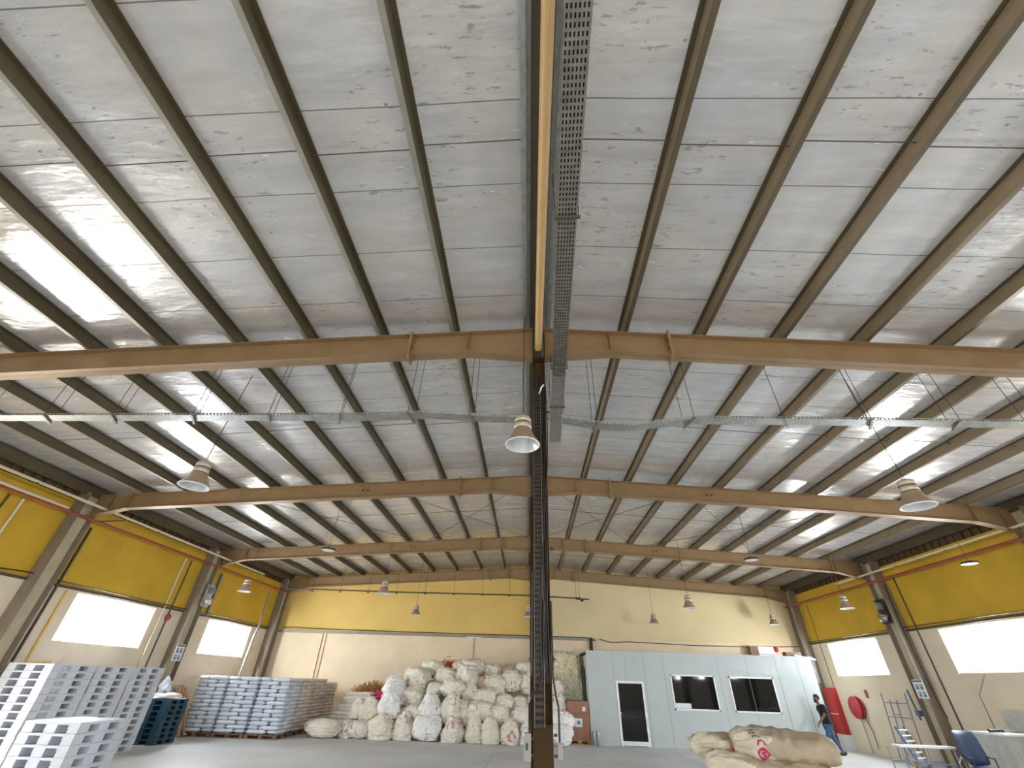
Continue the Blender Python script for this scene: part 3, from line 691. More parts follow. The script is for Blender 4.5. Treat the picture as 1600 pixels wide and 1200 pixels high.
# front wall with openings
ops = [(3.55, 4.66, 0, 2.02), (5.76, 7.52, 1.14, 2.29), (8.07, 9.84, 1.13, 2.28)]
x = OX0
for a, c, z0, z1 in ops:
    b.box(x, a, OY0, OY0 + .06, 0, OH)
    if z0 > 0: b.box(a, c, OY0, OY0 + .06, 0, z0)
    b.box(a, c, OY0, OY0 + .06, z1, OH); x = c
b.box(x, OX1, OY0, OY0 + .06, 0, OH)
b.build('front_wall', M['office'], t)
b = MB(); b.box(OX0, OX0 + .06, OY0 + .06, OY1, 0, OH - .1); b.build('side_wall', M['officeside'], t)
b = MB(); b.box(OX1 - .06, OX1, OY0 + .06, OY1, 0, OH - .1); b.build('side_wall', M['office'], t)
b = MB(); b.box(OX0 - .02, OX1 + .02, OY0 - .015, OY1, OH, OH + .05); b.build('roof', M['office'], t)
b = MB(); b.box(OX0, OX1, OY1 - .05, OY1, 0, OH); b.build('back_panel', M['office'], t)
for x in (3.5, 4.0, 4.75, 5.55, 7.75, 8.9, 10.1, 10.95):
    b = MB(); b.box(x - .006, x + .006, OY0 - .003, OY0, 0 if x > 4.7 or x < 3.5 else 2.1, OH); b.build('panel_joint', M['ledge'], t)
d = MB()
for a, c, z0, z1 in ((3.55, 3.63, 0, 2.02), (4.58, 4.66, 0, 2.02), (3.63, 4.58, 1.94, 2.02), (3.63, 4.58, .02, .15)): d.box(a, c, OY0 - .03, OY0 + .05, z0, z1)
dr = d.build('door', M['frame'], t)
b = MB(); b.box(3.63, 4.58, OY0 + .0, OY0 + .015, .15, 1.94); b.build('glass', M['glass'], dr)
b = MB(); b.box(3.64, 3.66, OY0 - .07, OY0 - .03, .98, 1.0); b.box(3.58, 3.66, OY0 - .085, OY0 - .07, .975, 1.005); b.build('handle', M['chrome'], dr)
for a, c, z0, z1 in ops[1:]:
    f = MB()
    for q in ((a, a + .05, z0, z1), (c - .05, c, z0, z1), (a, c, z0, z0 + .05), (a, c, z1 - .05, z1)): f.box(q[0], q[1], OY0 - .02, OY0 + .05, q[2], q[3])
    fo = f.build('window', M['frame'], t)
    g = MB(); g.box(a + .05, c - .05, OY0 + .01, OY0 + .02, z0 + .05, z1 - .05); g.build('glass', M['glass'], fo)
b = MB(); b.box(5.83, 6.42, OY0 - .0, OY0 + .008, 1.20, 1.36); b.build('notice', M['label'], t)
# hanging film
def sheet(nx, nz, fn):
    vs = [fn(i / nx, j / nz) for j in range(nz + 1) for i in range(nx + 1)]
    fs = [(j * (nx + 1) + i, j * (nx + 1) + i + 1, (j + 1) * (nx + 1) + i + 1, (j + 1) * (nx + 1) + i) for j in range(nz) for i in range(nx)]
    return vs, fs
def film(u, v):
    x = 6.9 + u * 4.75; drop = (.25 + .65 * u ** .8 + .12 * noise.noise((x * 1.3, 0, 0))) * v
    return (x, OY0 - .05 - .05 * abs(noise.noise((x * 5, v * 2, 3))) - .02, OH + .06 - drop)
vs, fs = sheet(120, 14, film); b = MB(); b.add(vs, fs, 0, True)
fo = b.build('plastic_film', M['film']); tag(fo, 'clear wrinkled plastic film draped over the office front edge', 'plastic film')
b = MB(); b.box(10.82, 11.45, 21.3, 21.6, OH + .05, OH + .22); tag(b.build('cardboard_box', M['brownbox']), 'flat brown box lying on the right end of the office roof', 'box')
b = MB(); b.tube([(11.1, 21.2, OH + .1), (12.0, 21.4, OH - .02)], .03, 8); tag(b.build('white_tube', M['white']), 'white tube sticking out over the right end of the office', 'tube')
t = thing('air_conditioner', 'white split air conditioner on the back wall above the office', 'air conditioner', (10.85, 23.78, 3.2))
b = MB(); b.box(0, .72, 0, .26, 0, .34); b.build('casing', M['white'], t)
b = MB(); b.box(.03, .69, -.008, 0, .02, .06); b.build('air_vane', M['ledge'], t)
b = MB(); b.box(10.45, 10.78, 23.7, 24.0, 3.2, 3.55); tag(b.build('wall_box', M['brownbox']), 'brown box on the back wall left of the air conditioner', 'box')

# ------------------------------------------------------------------ right wall: fire gear
t = thing('fire_cabinet', 'tall red cabinet standing against the right wall on a white plinth', 'fire cabinet', (XR - .002, 22.85, 0))
b = MB(); b.box(-.22, 0, -.32, .32, .48, 2.02); b.build('body', M['red'], t)
b = MB(); b.box(-.225, -.22, -.30, .30, 1.12, 1.15); b.build('dividing_strip', M['label'], t)
b = MB(); b.box(-.22, 0, -.30, .30, 0, .48); b.build('plinth', M['white'], t)
t = thing('hose_reel', 'round red fire hose reel on the right wall', 'hose reel', (XR - .02, 21.35, 1.40))
Ty = Matrix.Rotation(R(-90), 4, 'Y')
b = MB(); b.lathe([(.02, .20), (.34, .20), (.36, .18), (.36, .15), (.18, .14), (.18, .06), (.36, .05), (.36, .02), (.34, 0), (0, 0)], n=30, T=Ty); b.build('drum', M['red'], t)
b = MB(); b.lathe([(0, .21), (.06, .21), (.07, .2)], n=18, T=Ty); b.build('hub', M['redpipe'], t)
b = MB(); b.tube([(-.1, -.25, -.2), (-.06, -.4, -.7), (-.05, -.35, -1.2)], .012, 6); b.build('hose', M['cable'], t)
b = MB(); b.tube([(-.06, .05, -.3), (-.05, .05, -1.4)], .010, 6); b.build('supply_pipe', M['rod'], t)
b = MB(); b.box(XR - .012, XR, 20.55, 20.72, 1.72, 1.98); tag(b.build('wall_sign', M['redpipe']), 'small reddish sign on the right wall above the hose reel', 'sign')
def steel_frame(label, x, y0, y1, z1, bars):
    t = thing('steel_frame', label, 'frame', (x, 0, 0), 0, 'steel tube frames')
    for y in (y0, y1):
        b = MB(); b.tube([(-.25, y - .1, 0.0), (.0, y, z1)], .022, 8); b.build('upright', M['tubegrey'], t)
    for z in bars:
        b = MB(); f = z / z1; b.tube([(-.25 * (1 - f), y0 - .1 * (1 - f), z), (-.25 * (1 - f), y1 - .1 * (1 - f), z)], .016, 8); b.build('crossbar', M['tubegrey'], t)
steel_frame('taller wide grey tube frame leaning on the right wall', 12.93, 18.35, 19.55, 1.9, (.5, 1.22, 1.62))
steel_frame('narrow grey tube frame leaning within the wide one', 12.85, 18.78, 19.1, 1.7, (.45, 1.3))
b = MB(); b.tube([(12.95, 18.2, 2.0), (12.9, 18.05, 1.2)], .03, 8); b.box(12.84, 12.98, 17.95, 18.1, 1.3, 1.45); tag(b.build('wall_hook', M['steelblue']), 'blue-grey handle hanging on the right wall', 'handle')
# clutter
t = thing('caution_stand', 'yellow folding floor stand before the steel frames', 'floor stand', (12.35, 18.0, 0), R(40))
for s_ in (-1, 1):
    b = MB(); b.prism([(-.15, 0), (.15, 0), (.11, .88), (-.11, .88)], -.008, .008); o = b.build('panel', M['yellow'], t); o.rotation_euler = (R(13) * s_, 0, 0); o.location = (0, -s_ * .19 * -1, 0)
t = thing('step_ladder', 'leaning ladder with pale blue steps beside the yellow stand', 'ladder', (11.5, 16.6, 0), R(25))
for s_ in (-1, 1):
    b = MB(); b.box(-.02 + s_ * .2, .02 + s_ * .2, -.03, .03, 0, 1.12); o = b.build('side_rail', M['steelblue'], t); o.rotation_euler = (R(-18), 0, 0)
for k in range(8):
    b = MB(); b.box(-.2, .2, -.06, .06, .10 + k * .13, .13 + k * .13); o = b.build('tread', M['white'], t); o.rotation_euler = (R(-18), 0, 0)
t = thing('tube_trolley', 'grey tube trolley with a white board on top beside the ladder', 'trolley', (9.2, 14.0, 0))
b = MB(); b.box(0, 1.35, -.05, .25, .80, .84); b.build('board', M['white'], t)
for x in (.05, .68, 1.3):
    for y in (0, .5): b = MB(); b.tube([(x, y, .1), (x, y, .8)], .018, 8); b.build('leg', M['tubegrey'], t)
for z in (.25, .5):
    for y in (0, .5): b = MB(); b.tube([(.05, y, z), (1.3, y, z)], .016, 8); b.build('rail', M['steelblue'], t)
for x in (.05, 1.3):
    b = MB(); b.tube([(x, 0, .55), (x, -.18, .72), (x, -.2, .3)], .016, 8); b.build('handle', M['chrome'], t)
    for y in (0, .5): b = MB(); b.lathe([(0, -.02), (.07, -.02), (.07, .02), (0, .02)], n=14, T=Matrix.Translation((x, y, .07)) @ Matrix.Rotation(R(90), 4, 'X')); b.build('wheel', M['black'], t)
t = thing('swivel_chair', 'navy swivel chair beside the white-topped trolley', 'chair', (10.75, 13.6, 0), R(8))
def cushion(w_, h_, d_, bend=0.0):
    b = MB(); n = 12; vs = []; 
    for s_ in (0, 1):
        for j in range(n + 1):
            for i in range(n + 1):
                u = i / n * 2 - 1; v = j / n * 2 - 1; e = max(0, 1 - abs(u) ** 5) * max(0, 1 - abs(v) ** 5)
                vs.append((u * w_ / 2 * (1 - .12 * v ** 4), (-1 if s_ else 1) * d_ / 2 * e ** .5 + bend * u * u, v * h_ / 2 * (1 - .1 * u ** 4)))
    N_ = (n + 1) ** 2; fs = []
    for s_ in (0, 1):
        for j in range(n):
            for i in range(n):
                q = [s_ * N_ + j * (n + 1) + i, s_ * N_ + j * (n + 1) + i + 1, s_ * N_ + (j + 1) * (n + 1) + i + 1, s_ * N_ + (j + 1) * (n + 1) + i]
                fs.append(q if s_ else q[::-1])
    b.add(vs, fs, 0, True); return b
o = cushion(.62, .66, .11, -.08).build('backrest', M['navy'], t); o.location = (0, .22, .85); o.rotation_euler = (R(-10), 0, 0)
o = cushion(.52, .50, .10).build('seat', M['navy'], t); o.location = (0, -.02, .48); o.rotation_euler = (R(90), 0, 0)
b = MB(); b.tube([(0, 0, .1), (0, 0, .44)], .03, 10); b.tube([(0, 0, .44), (0, .26, .46), (0, .28, .7)], .02, 8); b.build('column', M['black'], t)
for k in range(5):
    a = k * 2 * math.pi / 5; b = MB(); b.tube([(0, 0, .12), (.28 * math.cos(a), .28 * math.sin(a), .07)], .018, 6); b.lathe([(0, -.02), (.03, -.02), (.03, .02), (0, .02)], n=10, T=Matrix.Translation((.28 * math.cos(a), .28 * math.sin(a), .03)) @ Matrix.Rotation(R(90), 4, 'X')); b.build('leg', M['black'], t)
for s_ in (-1, 1):
    b = MB(); b.tube([(s_ * .28, -.05, .45), (s_ * .3, -.05, .68), (s_ * .3, .18, .7)], .018, 8); b.build('armrest', M['black'], t)
t = thing('tool_cabinet', 'white waist-high metal cabinet at the right edge with bright top', 'cabinet', (11.95, 14.1, 0), (0, 0, 0))
b = MB(); b.box(0, 1.1, 0, 1.0, .06, 1.08); b.build('body', M['greybox'], t)
b = MB(); b.box(-.02, 1.12, -.03, 1.02, 1.08, 1.12); b.build('top', M['white'], t)
for k in range(2):
    b = MB(); b.box(.03 + k * .53, .54 + k * .53, -.012, 0, .10, 1.05); dd = b.build('door', M['greybox'], t)
    b = MB(); b.box(.48 + k * .10, .50 + k * .10, -.03, -.012, .6, .75); b.build('handle', M['chrome'], dd)
b = MB(); b.box(.04, 1.06, .04, .96, 0, .06); b.build('plinth', M['black'], t)
t = thing('angle_grinder', 'dark power tool lying on the white cabinet', 'power tool', (12.1, 14.5, 1.16))
b = MB(); b.tube([(-.12, 0, 0), (.25, .02, .01)], .04, 10); b.build('body', M['black'], t)
b = MB(); b.tube([(.25, .02, .01), (.62, .05, .0)], .018, 8); b.build('handle', M['ledge'], t)
b = MB(); b.box(XR - .05, XR, 14.45, 15.15, 1.15, 1.58); tag(b.build('wall_panel_box', M['greybox']), 'flat grey electrical panel on the right wall above the cabinet', 'electrical panel')
pipe('pull_cord', 'thin dark rope from the right window down to the tool', [(12.95, 14.9, 2.4), (12.6, 15.0, 1.9), (12.2, 14.55, 1.19)], .012, 'cable', 'rope')

# ------------------------------------------------------------------ plastic pallets
def make_pallet(name, label, cat, w_, d_, h_, m, group):
    t = thing(name, label, cat, (0, 0, 0), 0, group)
    b = MB(); b.box(-w_ / 2, w_ / 2, -d_ / 2, d_ / 2, h_ * .74, h_ - .004)
    b.build('deck', m, t)
    for k in (-1, 0, 1):
        b = MB(); wb = w_ * (.19 if k else .20); xc_ = k * (w_ / 2 - w_ * .095)
        b.box(xc_ - wb / 2, xc_ + wb / 2, -d_ / 2, d_ / 2, .0, h_ * .10)
        for j in (-1, 0, 1):
            db = d_ * .20; yc_ = j * (d_ / 2 - db / 2); b.box(xc_ - wb / 2, xc_ + wb / 2, yc_ - db / 2, yc_ + db / 2, h_ * .10, h_ * .74)
        b.build('runner', m, t)
    return t
PH = .148
first = None
def stack(x, y, w_, d_, n, m, name, cat, what, group, proto=None, jitter=.008):
    for k in range(n):
        lb = '%s, %s from the bottom' % (what, ORD[k]) if k < n - 1 else '%s, topmost' % what
        lc = (x + random.uniform(-jitter, jitter), y + random.uniform(-jitter, jitter), k * PH)
        if proto is None:
            proto = make_pallet(name, lb, cat, w_, d_, PH, m, group); proto.location = lc
        else:
            dup(proto, lc, random.uniform(-.006, .006), lb)['group'] = group
    return proto
PH = .155
pp = stack(-8.19, 9.62, 1.0, 1.08, 7, M['pallet'], 'plastic_pallet', 'pallet', 'white plastic pallet in the low near stack', 'pallets of the low near stack')
PH = .148
pq = stack(-11.62, 12.10, 1.12, 1.20, 13, M['pallet'], 'plastic_pallet', 'pallet', 'white plastic pallet in the tall stack, nearest of three', 'pallets of the nearest tall stack')
stack(-11.65, 13.38, 1.12, 1.20, 13, M['pallet'], 'plastic_pallet', 'pallet', 'white plastic pallet in the tall stack, middle of three', 'pallets of the middle tall stack', pq)
stack(-11.68, 14.65, 1.12, 1.20, 13, M['pallet'], 'plastic_pallet', 'pallet', 'white plastic pallet in the tall stack, farthest of three', 'pallets of the farthest tall stack', pq)
PH = .14
stack(-11.85, 16.75, 1.1, .95, 8, M['teal'], 'plastic_pallet', 'pallet', 'dark teal plastic pallet behind the white stacks', 'dark teal pallets')
def lump(name, m, w_, d_, h_, seed, amp=.12, n=24):
    b = MB(); vs = []; nv = n // 2
    for j in range(nv + 1):
        th = math.pi * j / nv
        for i in range(n):
            ph = 2 * math.pi * i / n; p = Vector((math.sin(th) * math.cos(ph), math.sin(th) * math.sin(ph), math.cos(th)))
            k = 1 + amp * 3 * noise.noise(p * 1.7 + Vector((seed, 0, 0))) + amp * noise.noise(p * 5 + Vector((seed, 5, 0)))
            vs.append((p.x * w_ / 2 * k, p.y * d_ / 2 * k, max(p.z, -.8) * h_ / 2 * k))
    fs = [(j * n + i, (j + 1) * n + i, (j + 1) * n + (i + 1) % n, j * n + (i + 1) % n) for j in range(nv) for i in range(n)]
    b.add(vs, fs, 0, True); return b.mesh(name, m)
o = put('crumpled_cloth', lump('crumpled_cloth', M['cloth'], 1.1, .8, .16, 3, .2), None, (-11.85, 16.75, 1.18)); tag(o, 'white crumpled cloth lying on the dark teal pallets', 'cloth')
o = put('plastic_wrap', lump('plastic_wrap', M['bag'], .28, .3, .45, 9, .25), None, (-12.05, 16.9, 1.45)); tag(o, 'white bundled wrap standing on the teal pallet stack', 'plastic wrap')
# cardboard tubes leaning on the left wall
for k in range(11):
    y = 17.6 + k * .105; x = -12.05 + .10 * math.sin(k * 2.1)
    b = MB(); L_ = 1.35 + .12 * math.sin(k * 1.7); b.tube([(0, 0, 0.03), (-.28, .25 - .05 * k, L_)], .036, 10)
    tag(b.build('cardboard_tube', M['tube'], None, (x, y, 0)), 'light brown long tube leaning in the bundle by the left wall', 'tube', 'leaning tubes by the left wall')['label'] = 'light brown long tube in the leaning bundle, %s from the left' % ORD[k]
b = MB()
for k in range(6): b.box(-12.6, -12.2, 20.0 + k * .12 - 1.0, 20.08 + k * .12 - 1.0, 0, 1.0 + .03 * (k % 2))
b = MB(); b.box(-12.7, -12.35, 18.05, 18.62, 0, .95); tag(b.build('brick_stack', M['redpipe']), 'reddish stacked boards behind the wrapped bags at the left wall', 'boards')

# ------------------------------------------------------------------ wrapped bag loads
def pillow(w_, d_, h_, m, seed):
    b = MB(); n = 10; vs = []
    for s_ in (1, -1):
        for j in range(n + 1):
            for i in range(n + 1):
                u = i / n * 2 - 1; v = j / n * 2 - 1; e = (max(0, 1 - abs(u) ** 14) * max(0, 1 - abs(v) ** 14)) ** .4
                vs.append((u * w_ / 2 * (.985 + .015 * (1 - v ** 4)), v * d_ / 2 * (.985 + .015 * (1 - u ** 4)), s_ * h_ / 2 * e * (1 + .06 * noise.noise((u * 3, v * 3, seed)))))
    N_ = (n + 1) ** 2; fs = []
    for s_ in (0, 1):
        for j in range(n):
            for i in range(n):
                q = [s_ * N_ + j * (n + 1) + i, s_ * N_ + j * (n + 1) + i + 1, s_ * N_ + (j + 1) * (n + 1) + i + 1, s_ * N_ + (j + 1) * (n + 1) + i]
                fs.append(q[::-1] if s_ else q)
    b.add(vs, fs, 0, True); return b.mesh('bag', m)
def wood_pallet(b, w_, d_, h_=.13):
    for k in range(3):
        y = -d_ / 2 + .05 + k * (d_ / 2 - .05); b.box(-w_ / 2, w_ / 2, y - .045, y + .045, 0, .02)
        for j in range(3): x = -w_ / 2 + .06 + j * (w_ / 2 - .06); b.box(x - .06, x + .06, y - .045, y + .045, .02, h_ - .04)
        b.box(-w_ / 2, w_ / 2, y - .045, y + .045, h_ - .04, h_ - .02)
    for k in range(7):
        x = -w_ / 2 + .05 + k * (w_ - .1) / 6; b.box(x - .045, x + .045, -d_ / 2, d_ / 2, h_ - .02, h_)
    return b
BH = .116
def load(label, x, y, nl, m, seed):
    t = thing('wrapped_bag_load', label, 'pallet load', (x, y, 0), 0, 'shrink-wrapped bag loads')
    wood_pallet(MB(), 1.14, 1.12).build('pallet', M['wood2'], t)
    meA = pillow(.72, .372, BH * .99, m, seed); meB = pillow(.372, .72, BH * .99, m, seed + 3)
    for k in range(nl):
        z = .13 + BH * (k + .5); s_ = 1 if k % 2 == 0 else -1
        for me, px, py in ((meA, -.20, -.375), (meB, .375, -.20), (meA, .20, .375), (meB, -.375, .20)):
            put('bag', me, t, (px * s_ + random.uniform(-.006, .006), py + random.uniform(-.008, .004), z))
    return t
load('wrapped white bag load in the front row, leftmost', -11.68, 19.3, 14, M['bag'], 1)
load('wrapped white bag load in the front row, middle', -10.49, 19.3, 14, M['bag'], 2)
load('wrapped white bag load in the front row, rightmost', -9.30, 19.3, 14, M['bag'], 3)
load('wrapped beige bag load right behind the front row', -9.28, 20.47, 14, M['bagw'], 4)
load('wrapped beige bag load third back from the front', -9.25, 21.64, 14, M['bagw'], 5)
load('wrapped beige bag load farthest back by the wall', -9.22, 22.81, 13, M['bagw'], 6)

# ------------------------------------------------------------------ sacks
def sack_shape(seed, style):
    """unit sack (1 x 1 x 1, base at z=0): 'stand' gathered at the top, 'lie' plump body with a tied end, 'ball' round"""
    nu, nv = 60, 48
    def f(u, v):
        a = 2 * math.pi * u; c, s_ = math.cos(a), math.sin(a); ex = .72 if style != 'ball' else .85
        cx_ = math.copysign(abs(c) ** ex, c); sy_ = math.copysign(abs(s_) ** ex, s_)
        if style == 'stand':
            if v < .10: r = .40 * (v / .10) ** .6 if v > 0 else 0; z = .0
            elif v < .86:
                q = (v - .10) / .76; r = .40 + .10 * math.sin(math.pi * min(1, q * 1.05)) ** .8 - .16 * q ** 3; z = q * .84
            else:
                q = (v - .86) / .14; r = .34 - .30 * math.sin(q * math.pi * .5) ** .8 + (.10 * max(0, q - .6) / .4); z = .84 + .16 * q
        else:
            th = math.pi * v; r = .5 * max(0, math.sin(th)) ** .72; z = .5 - .5 * math.copysign(abs(math.cos(th)) ** .80, math.cos(th))
        p = Vector((cx_ * r, sy_ * r, z))
        q = Vector((p.x * 2.2, p.y * 2.2, p.z * 2.4)) + Vector((seed * 3.1, seed * 1.7, 0))
        k = .13 * noise.noise(q) + .07 * (.6 - abs(noise.noise(q * 2.1)) * 2) + .055 * (.6 - abs(noise.noise(q * 4.2)) * 2) + .02 * (.6 - abs(noise.noise(q * 9)) * 2)
        if style == 'stand' and v > .8: k += .05 * math.sin(a * 7 + seed) * (v - .8) / .2
        p2 = p + Vector((cx_, sy_, 0)) * k * (1 if r > .03 else r / .03)
        p2.z = max(0.0, p2.z + (.05 * noise.noise(q * 1.9 + Vector((9, 9, 9))) if v > .15 else 0))
        return p2
    return f, nu, nv
def sack_mesh(seed, style, w_, d_, h_, m, skew=0.0):
    f, nu, nv = sack_shape(seed, style); b = MB(); vs = []
    for j in range(nv + 1):
        for i in range(nu):
            p = f(i / nu, j / nv); vs.append((p.x * w_ + skew * p.z * h_, p.y * d_, p.z * h_))
    fs = [(j * nu + i, j * nu + (i + 1) % nu, (j + 1) * nu + (i + 1) % nu, (j + 1) * nu + i) for j in range(nv) for i in range(nu)]
    b.add(vs, fs, 0, True); return b.mesh('sack', m)
SK = [(-6.76,0.32,0.44,0.52,0,'A'),(-6.24,0.26,0.72,0.52,0,'A'),(-5.45,0.33,0.86,0.74,0,'C'),(-4.63,0.36,0.72,0.80,0,'A'),(-3.72,0.34,0.98,0.74,0,'B'),(-2.76,0.34,0.74,0.72,0,'A'),(-1.95,0.40,0.66,0.80,0,'C'),(-1.34,0.35,0.68,0.74,0,'C'),(-0.63,0.33,0.68,0.70,0,'A'),(-0.02,0.31,0.6,0.66,0,'B'),(1.23,0.30,0.8,0.62,0,'B'),
 (-6.72,0.93,0.5,0.70,1,'C'),(-6.21,0.89,0.84,0.78,1,'C'),(-5.34,1.05,0.84,0.98,1,'B'),(-4.37,0.73,0.84,0.6,1,'A'),(-3.80,1.02,0.86,0.90,1,'B'),(-2.97,1.02,0.74,0.96,1,'A'),(-2.40,0.88,0.70,0.74,1,'C'),(-1.85,0.92,0.94,0.64,1,'A'),(-1.03,0.80,0.84,0.68,1,'C'),(-0.26,0.80,0.70,0.6,1,'A'),(1.25,0.72,0.82,0.64,1,'B'),
 (-5.40,1.62,0.88,0.80,2,'B'),(-4.60,1.25,0.90,0.66,2,'A'),(-3.81,1.56,0.62,0.44,2,'C'),(-3.06,1.58,0.90,0.62,2,'A'),(-2.31,1.46,0.74,0.72,2,'A'),(-1.67,1.33,0.90,0.64,2,'C'),(-0.89,1.17,0.72,0.58,2,'C'),(-0.31,1.12,0.66,0.56,2,'C'),(0.22,1.29,0.6,0.6,2,'A'),(1.18,1.18,0.76,0.70,2,'A'),
 (-4.75,1.89,1.06,0.80,3,'A'),(-3.48,1.99,0.90,0.58,3,'C'),(-2.67,2.04,0.94,0.78,3,'A'),(-1.92,1.80,0.62,0.46,3,'E'),(-1.34,1.75,0.92,0.76,3,'C'),(-0.70,1.92,0.78,0.76,3,'A'),(-0.05,1.85,0.70,0.74,3,'C'),(1.10,1.66,0.70,0.72,3,'A'),
 (-4.25,2.25,0.94,0.64,4,'C'),(-3.02,2.29,0.74,0.46,4,'C'),(-2.45,2.37,1.06,0.58,4,'A'),(-1.53,2.22,0.80,0.54,4,'C'),(-0.12,2.38,0.62,0.46,4,'C'),(-.8,2.2,.7,.5,4,'E')]
ROWY = [20.0, 20.5, 21.1, 21.7, 22.3]
rown = ['bottom row on the floor', 'second row up', 'third row up', 'fourth row up', 'top row']
cnt = {}
SMAT = dict(A='sackA', B='sackB', C='sackC', D='sackD', E='sackE')
tone = dict(A='cream sack with red print', B='white sack with red print', C='plain cream sack', E='pinkish brown sack')
for k, (x, z, w_, h_, L_, c) in enumerate(sorted(SK, key=lambda q: (q[4], q[0]))):
    cnt[L_] = cnt.get(L_, 0) + 1
    style = 'stand' if h_ >= w_ * .86 and L_ < 3 else ('ball' if k % 3 else 'lie')
    me = sack_mesh(k + 1, style, w_ * 1.04, min(.85, w_ * .95), h_ * 1.05, M[SMAT[c]], random.uniform(-.08, .08))
    o = put('sack', me, None, (x, ROWY[L_] + .15 + random.uniform(-.05, .05), max(0, z - h_ * .55) if L_ else 0), (0 if L_ == 0 else R(random.uniform(-7, 7)), 0 if L_ == 0 else R(random.uniform(-10, 10)), random.uniform(-.5, .5)))
    side = 'right of the column, ' if x > .9 else ''
    tag(o, '%s, heap %s, %s from left' % (tone[c], rown[L_], ORD[cnt[L_] - 1]), 'sack', 'sacks of the big heap, ' + rown[L_])
# sacks hidden core support: a low back row leaning on the wall
for k in range(7):
    me = sack_mesh(60 + k, 'ball', 1.0, .95, 1.9, M['sackC'])
    o = put('sack', me, None, (-4.9 + k * .85, 23.0, 0), 0); tag(o, 'bulky cream sack at the rear of the heap, %s from the left' % ORD[k], 'sack', 'rear sacks of the big heap')
# flat bundles left of the heap
o = put('sack_bundle', sack_mesh(81, 'lie', 1.2, .8, .56, M['sackC']), None, (-7.6, 19.95, 0)); tag(o, 'flat grey-white sack with a red band on the floor beside wrapped loads', 'sack')
b = MB(); 
def band(u0): pass
for k in range(7):
    w_ = 1.15 - .05 * (k % 3); me = pillow(w_, .7, .13, M['sackE'] if k == 3 else M['sackC'], 30 + k); me.materials[0] = M['cloth'] if k % 2 else M['sackC']
    o = put('folded_sack', me, None, (-7.15 + .07 * k + random.uniform(-.06, .06), 20.9, .50 + .062 + k * .124), (0, R(random.uniform(-3, 3)), random.uniform(-.15, .15)))
    tag(o, 'folded empty white sack in the flat pile, ' + (ORD[k] + ' from the bottom' if k < 6 else 'topmost'), 'folded sack', 'flat pile of folded sacks')
b = MB(); b.box(-7.75, -6.5, 20.55, 21.25, 0, .50); tag(b.build('flat_box', M['cloth']), 'pale flat box carrying the pile of folded sacks', 'box')
b = MB()
for k in range(420):
    x = random.uniform(-7.3, -6.0); y = random.uniform(21.6, 22.3); z = random.uniform(1.0, 1.35) + .25 * (1 - abs(x + 6.5)); d = Vector((random.uniform(-.2, .2), random.uniform(-.15, .15), random.uniform(.05, .25)))
    b.tube([(x, y, z), Vector((x, y, z)) + d], random.uniform(.006, .014), 4)
b.box(-7.3, -5.9, 21.6, 22.3, 0, 1.1)
tag(b.build('brown_strips', M['straw']), 'heap of brown wooden strips behind the folded sacks', 'wood strips', kind='stuff')
o = put('red_bundle', lump('red_bundle', M['magenta'], .5, .4, .35, 12), None, (-6.0, 21.0, 1.25)); tag(o, 'bright red bundle poking out behind the left sacks', 'bundle')
b = MB()
for k in range(160):
    p = Vector((random.gauss(-3.45, .17), 22.7 + random.gauss(0, .1), 2.42 + random.gauss(0, .07))); d = Vector((random.gauss(0, .12), random.gauss(0, .1), random.gauss(0, .07)))
    b.tube([p, p + d * .5 + Vector((0, 0, .03)), p + d], .01, 4)
tag(b.build('orange_netting', M['orange']), 'small tangle of orange netting on top of the sack heap', 'netting', kind='stuff')
# shredded strip heap right of the column
def heap_pt(u, v):
    return None
b = MB()
random.seed(5)
cpts = []
for k in range(8000):
    z = random.uniform(.9, 3.05); f = (z - .9) / 2.15; wd = 1.32 * (1 - .28 * f ** 3)
    x = .95 + random.random() * wd + .08 * f; yf = 21.75 + .5 * f + random.gauss(0, .05)
    if f > .93: yf += random.uniform(0, .8)
    p = Vector((x, yf, z)); d = Vector((random.gauss(0, .11), random.gauss(-.03, .06), random.gauss(-.05, .13)))
    w_ = Vector((random.gauss(0, 1), random.gauss(0, 1), random.gauss(0, 1))).normalized() * random.uniform(.008, .02)
    m_ = p + d * .5 + Vector((random.gauss(0, .03), -.03, random.gauss(0, .03))); e = p + d
    b.add([p - w_, p + w_, m_ + w_, m_ - w_], [(0, 1, 2, 3)], 0, True); b.add([m_ - w_, m_ + w_, e + w_, e - w_], [(0, 1, 2, 3)], 0, True)
b.prism([(.9, 0), (2.2, 0), (2.2, 1.4), (2.1, 2.9), (.9, 3.0)], 21.95, 23.4, 1)
tag(b.build('shredded_strip_heap', [M['net'], M['netdark']]), 'tall heap of pale shredded plastic strips between column and office', 'plastic strips', kind='stuff')
b = MB(); b.box(2.28, 2.40, 21.6, 23.4, 1.35, 2.45); b.box(2.30, 2.38, 21.6, 21.7, 0, 1.35); tag(b.build('dark_board', M['black']), 'dark board on a post between strip heap and office', 'board')
random.seed(11)
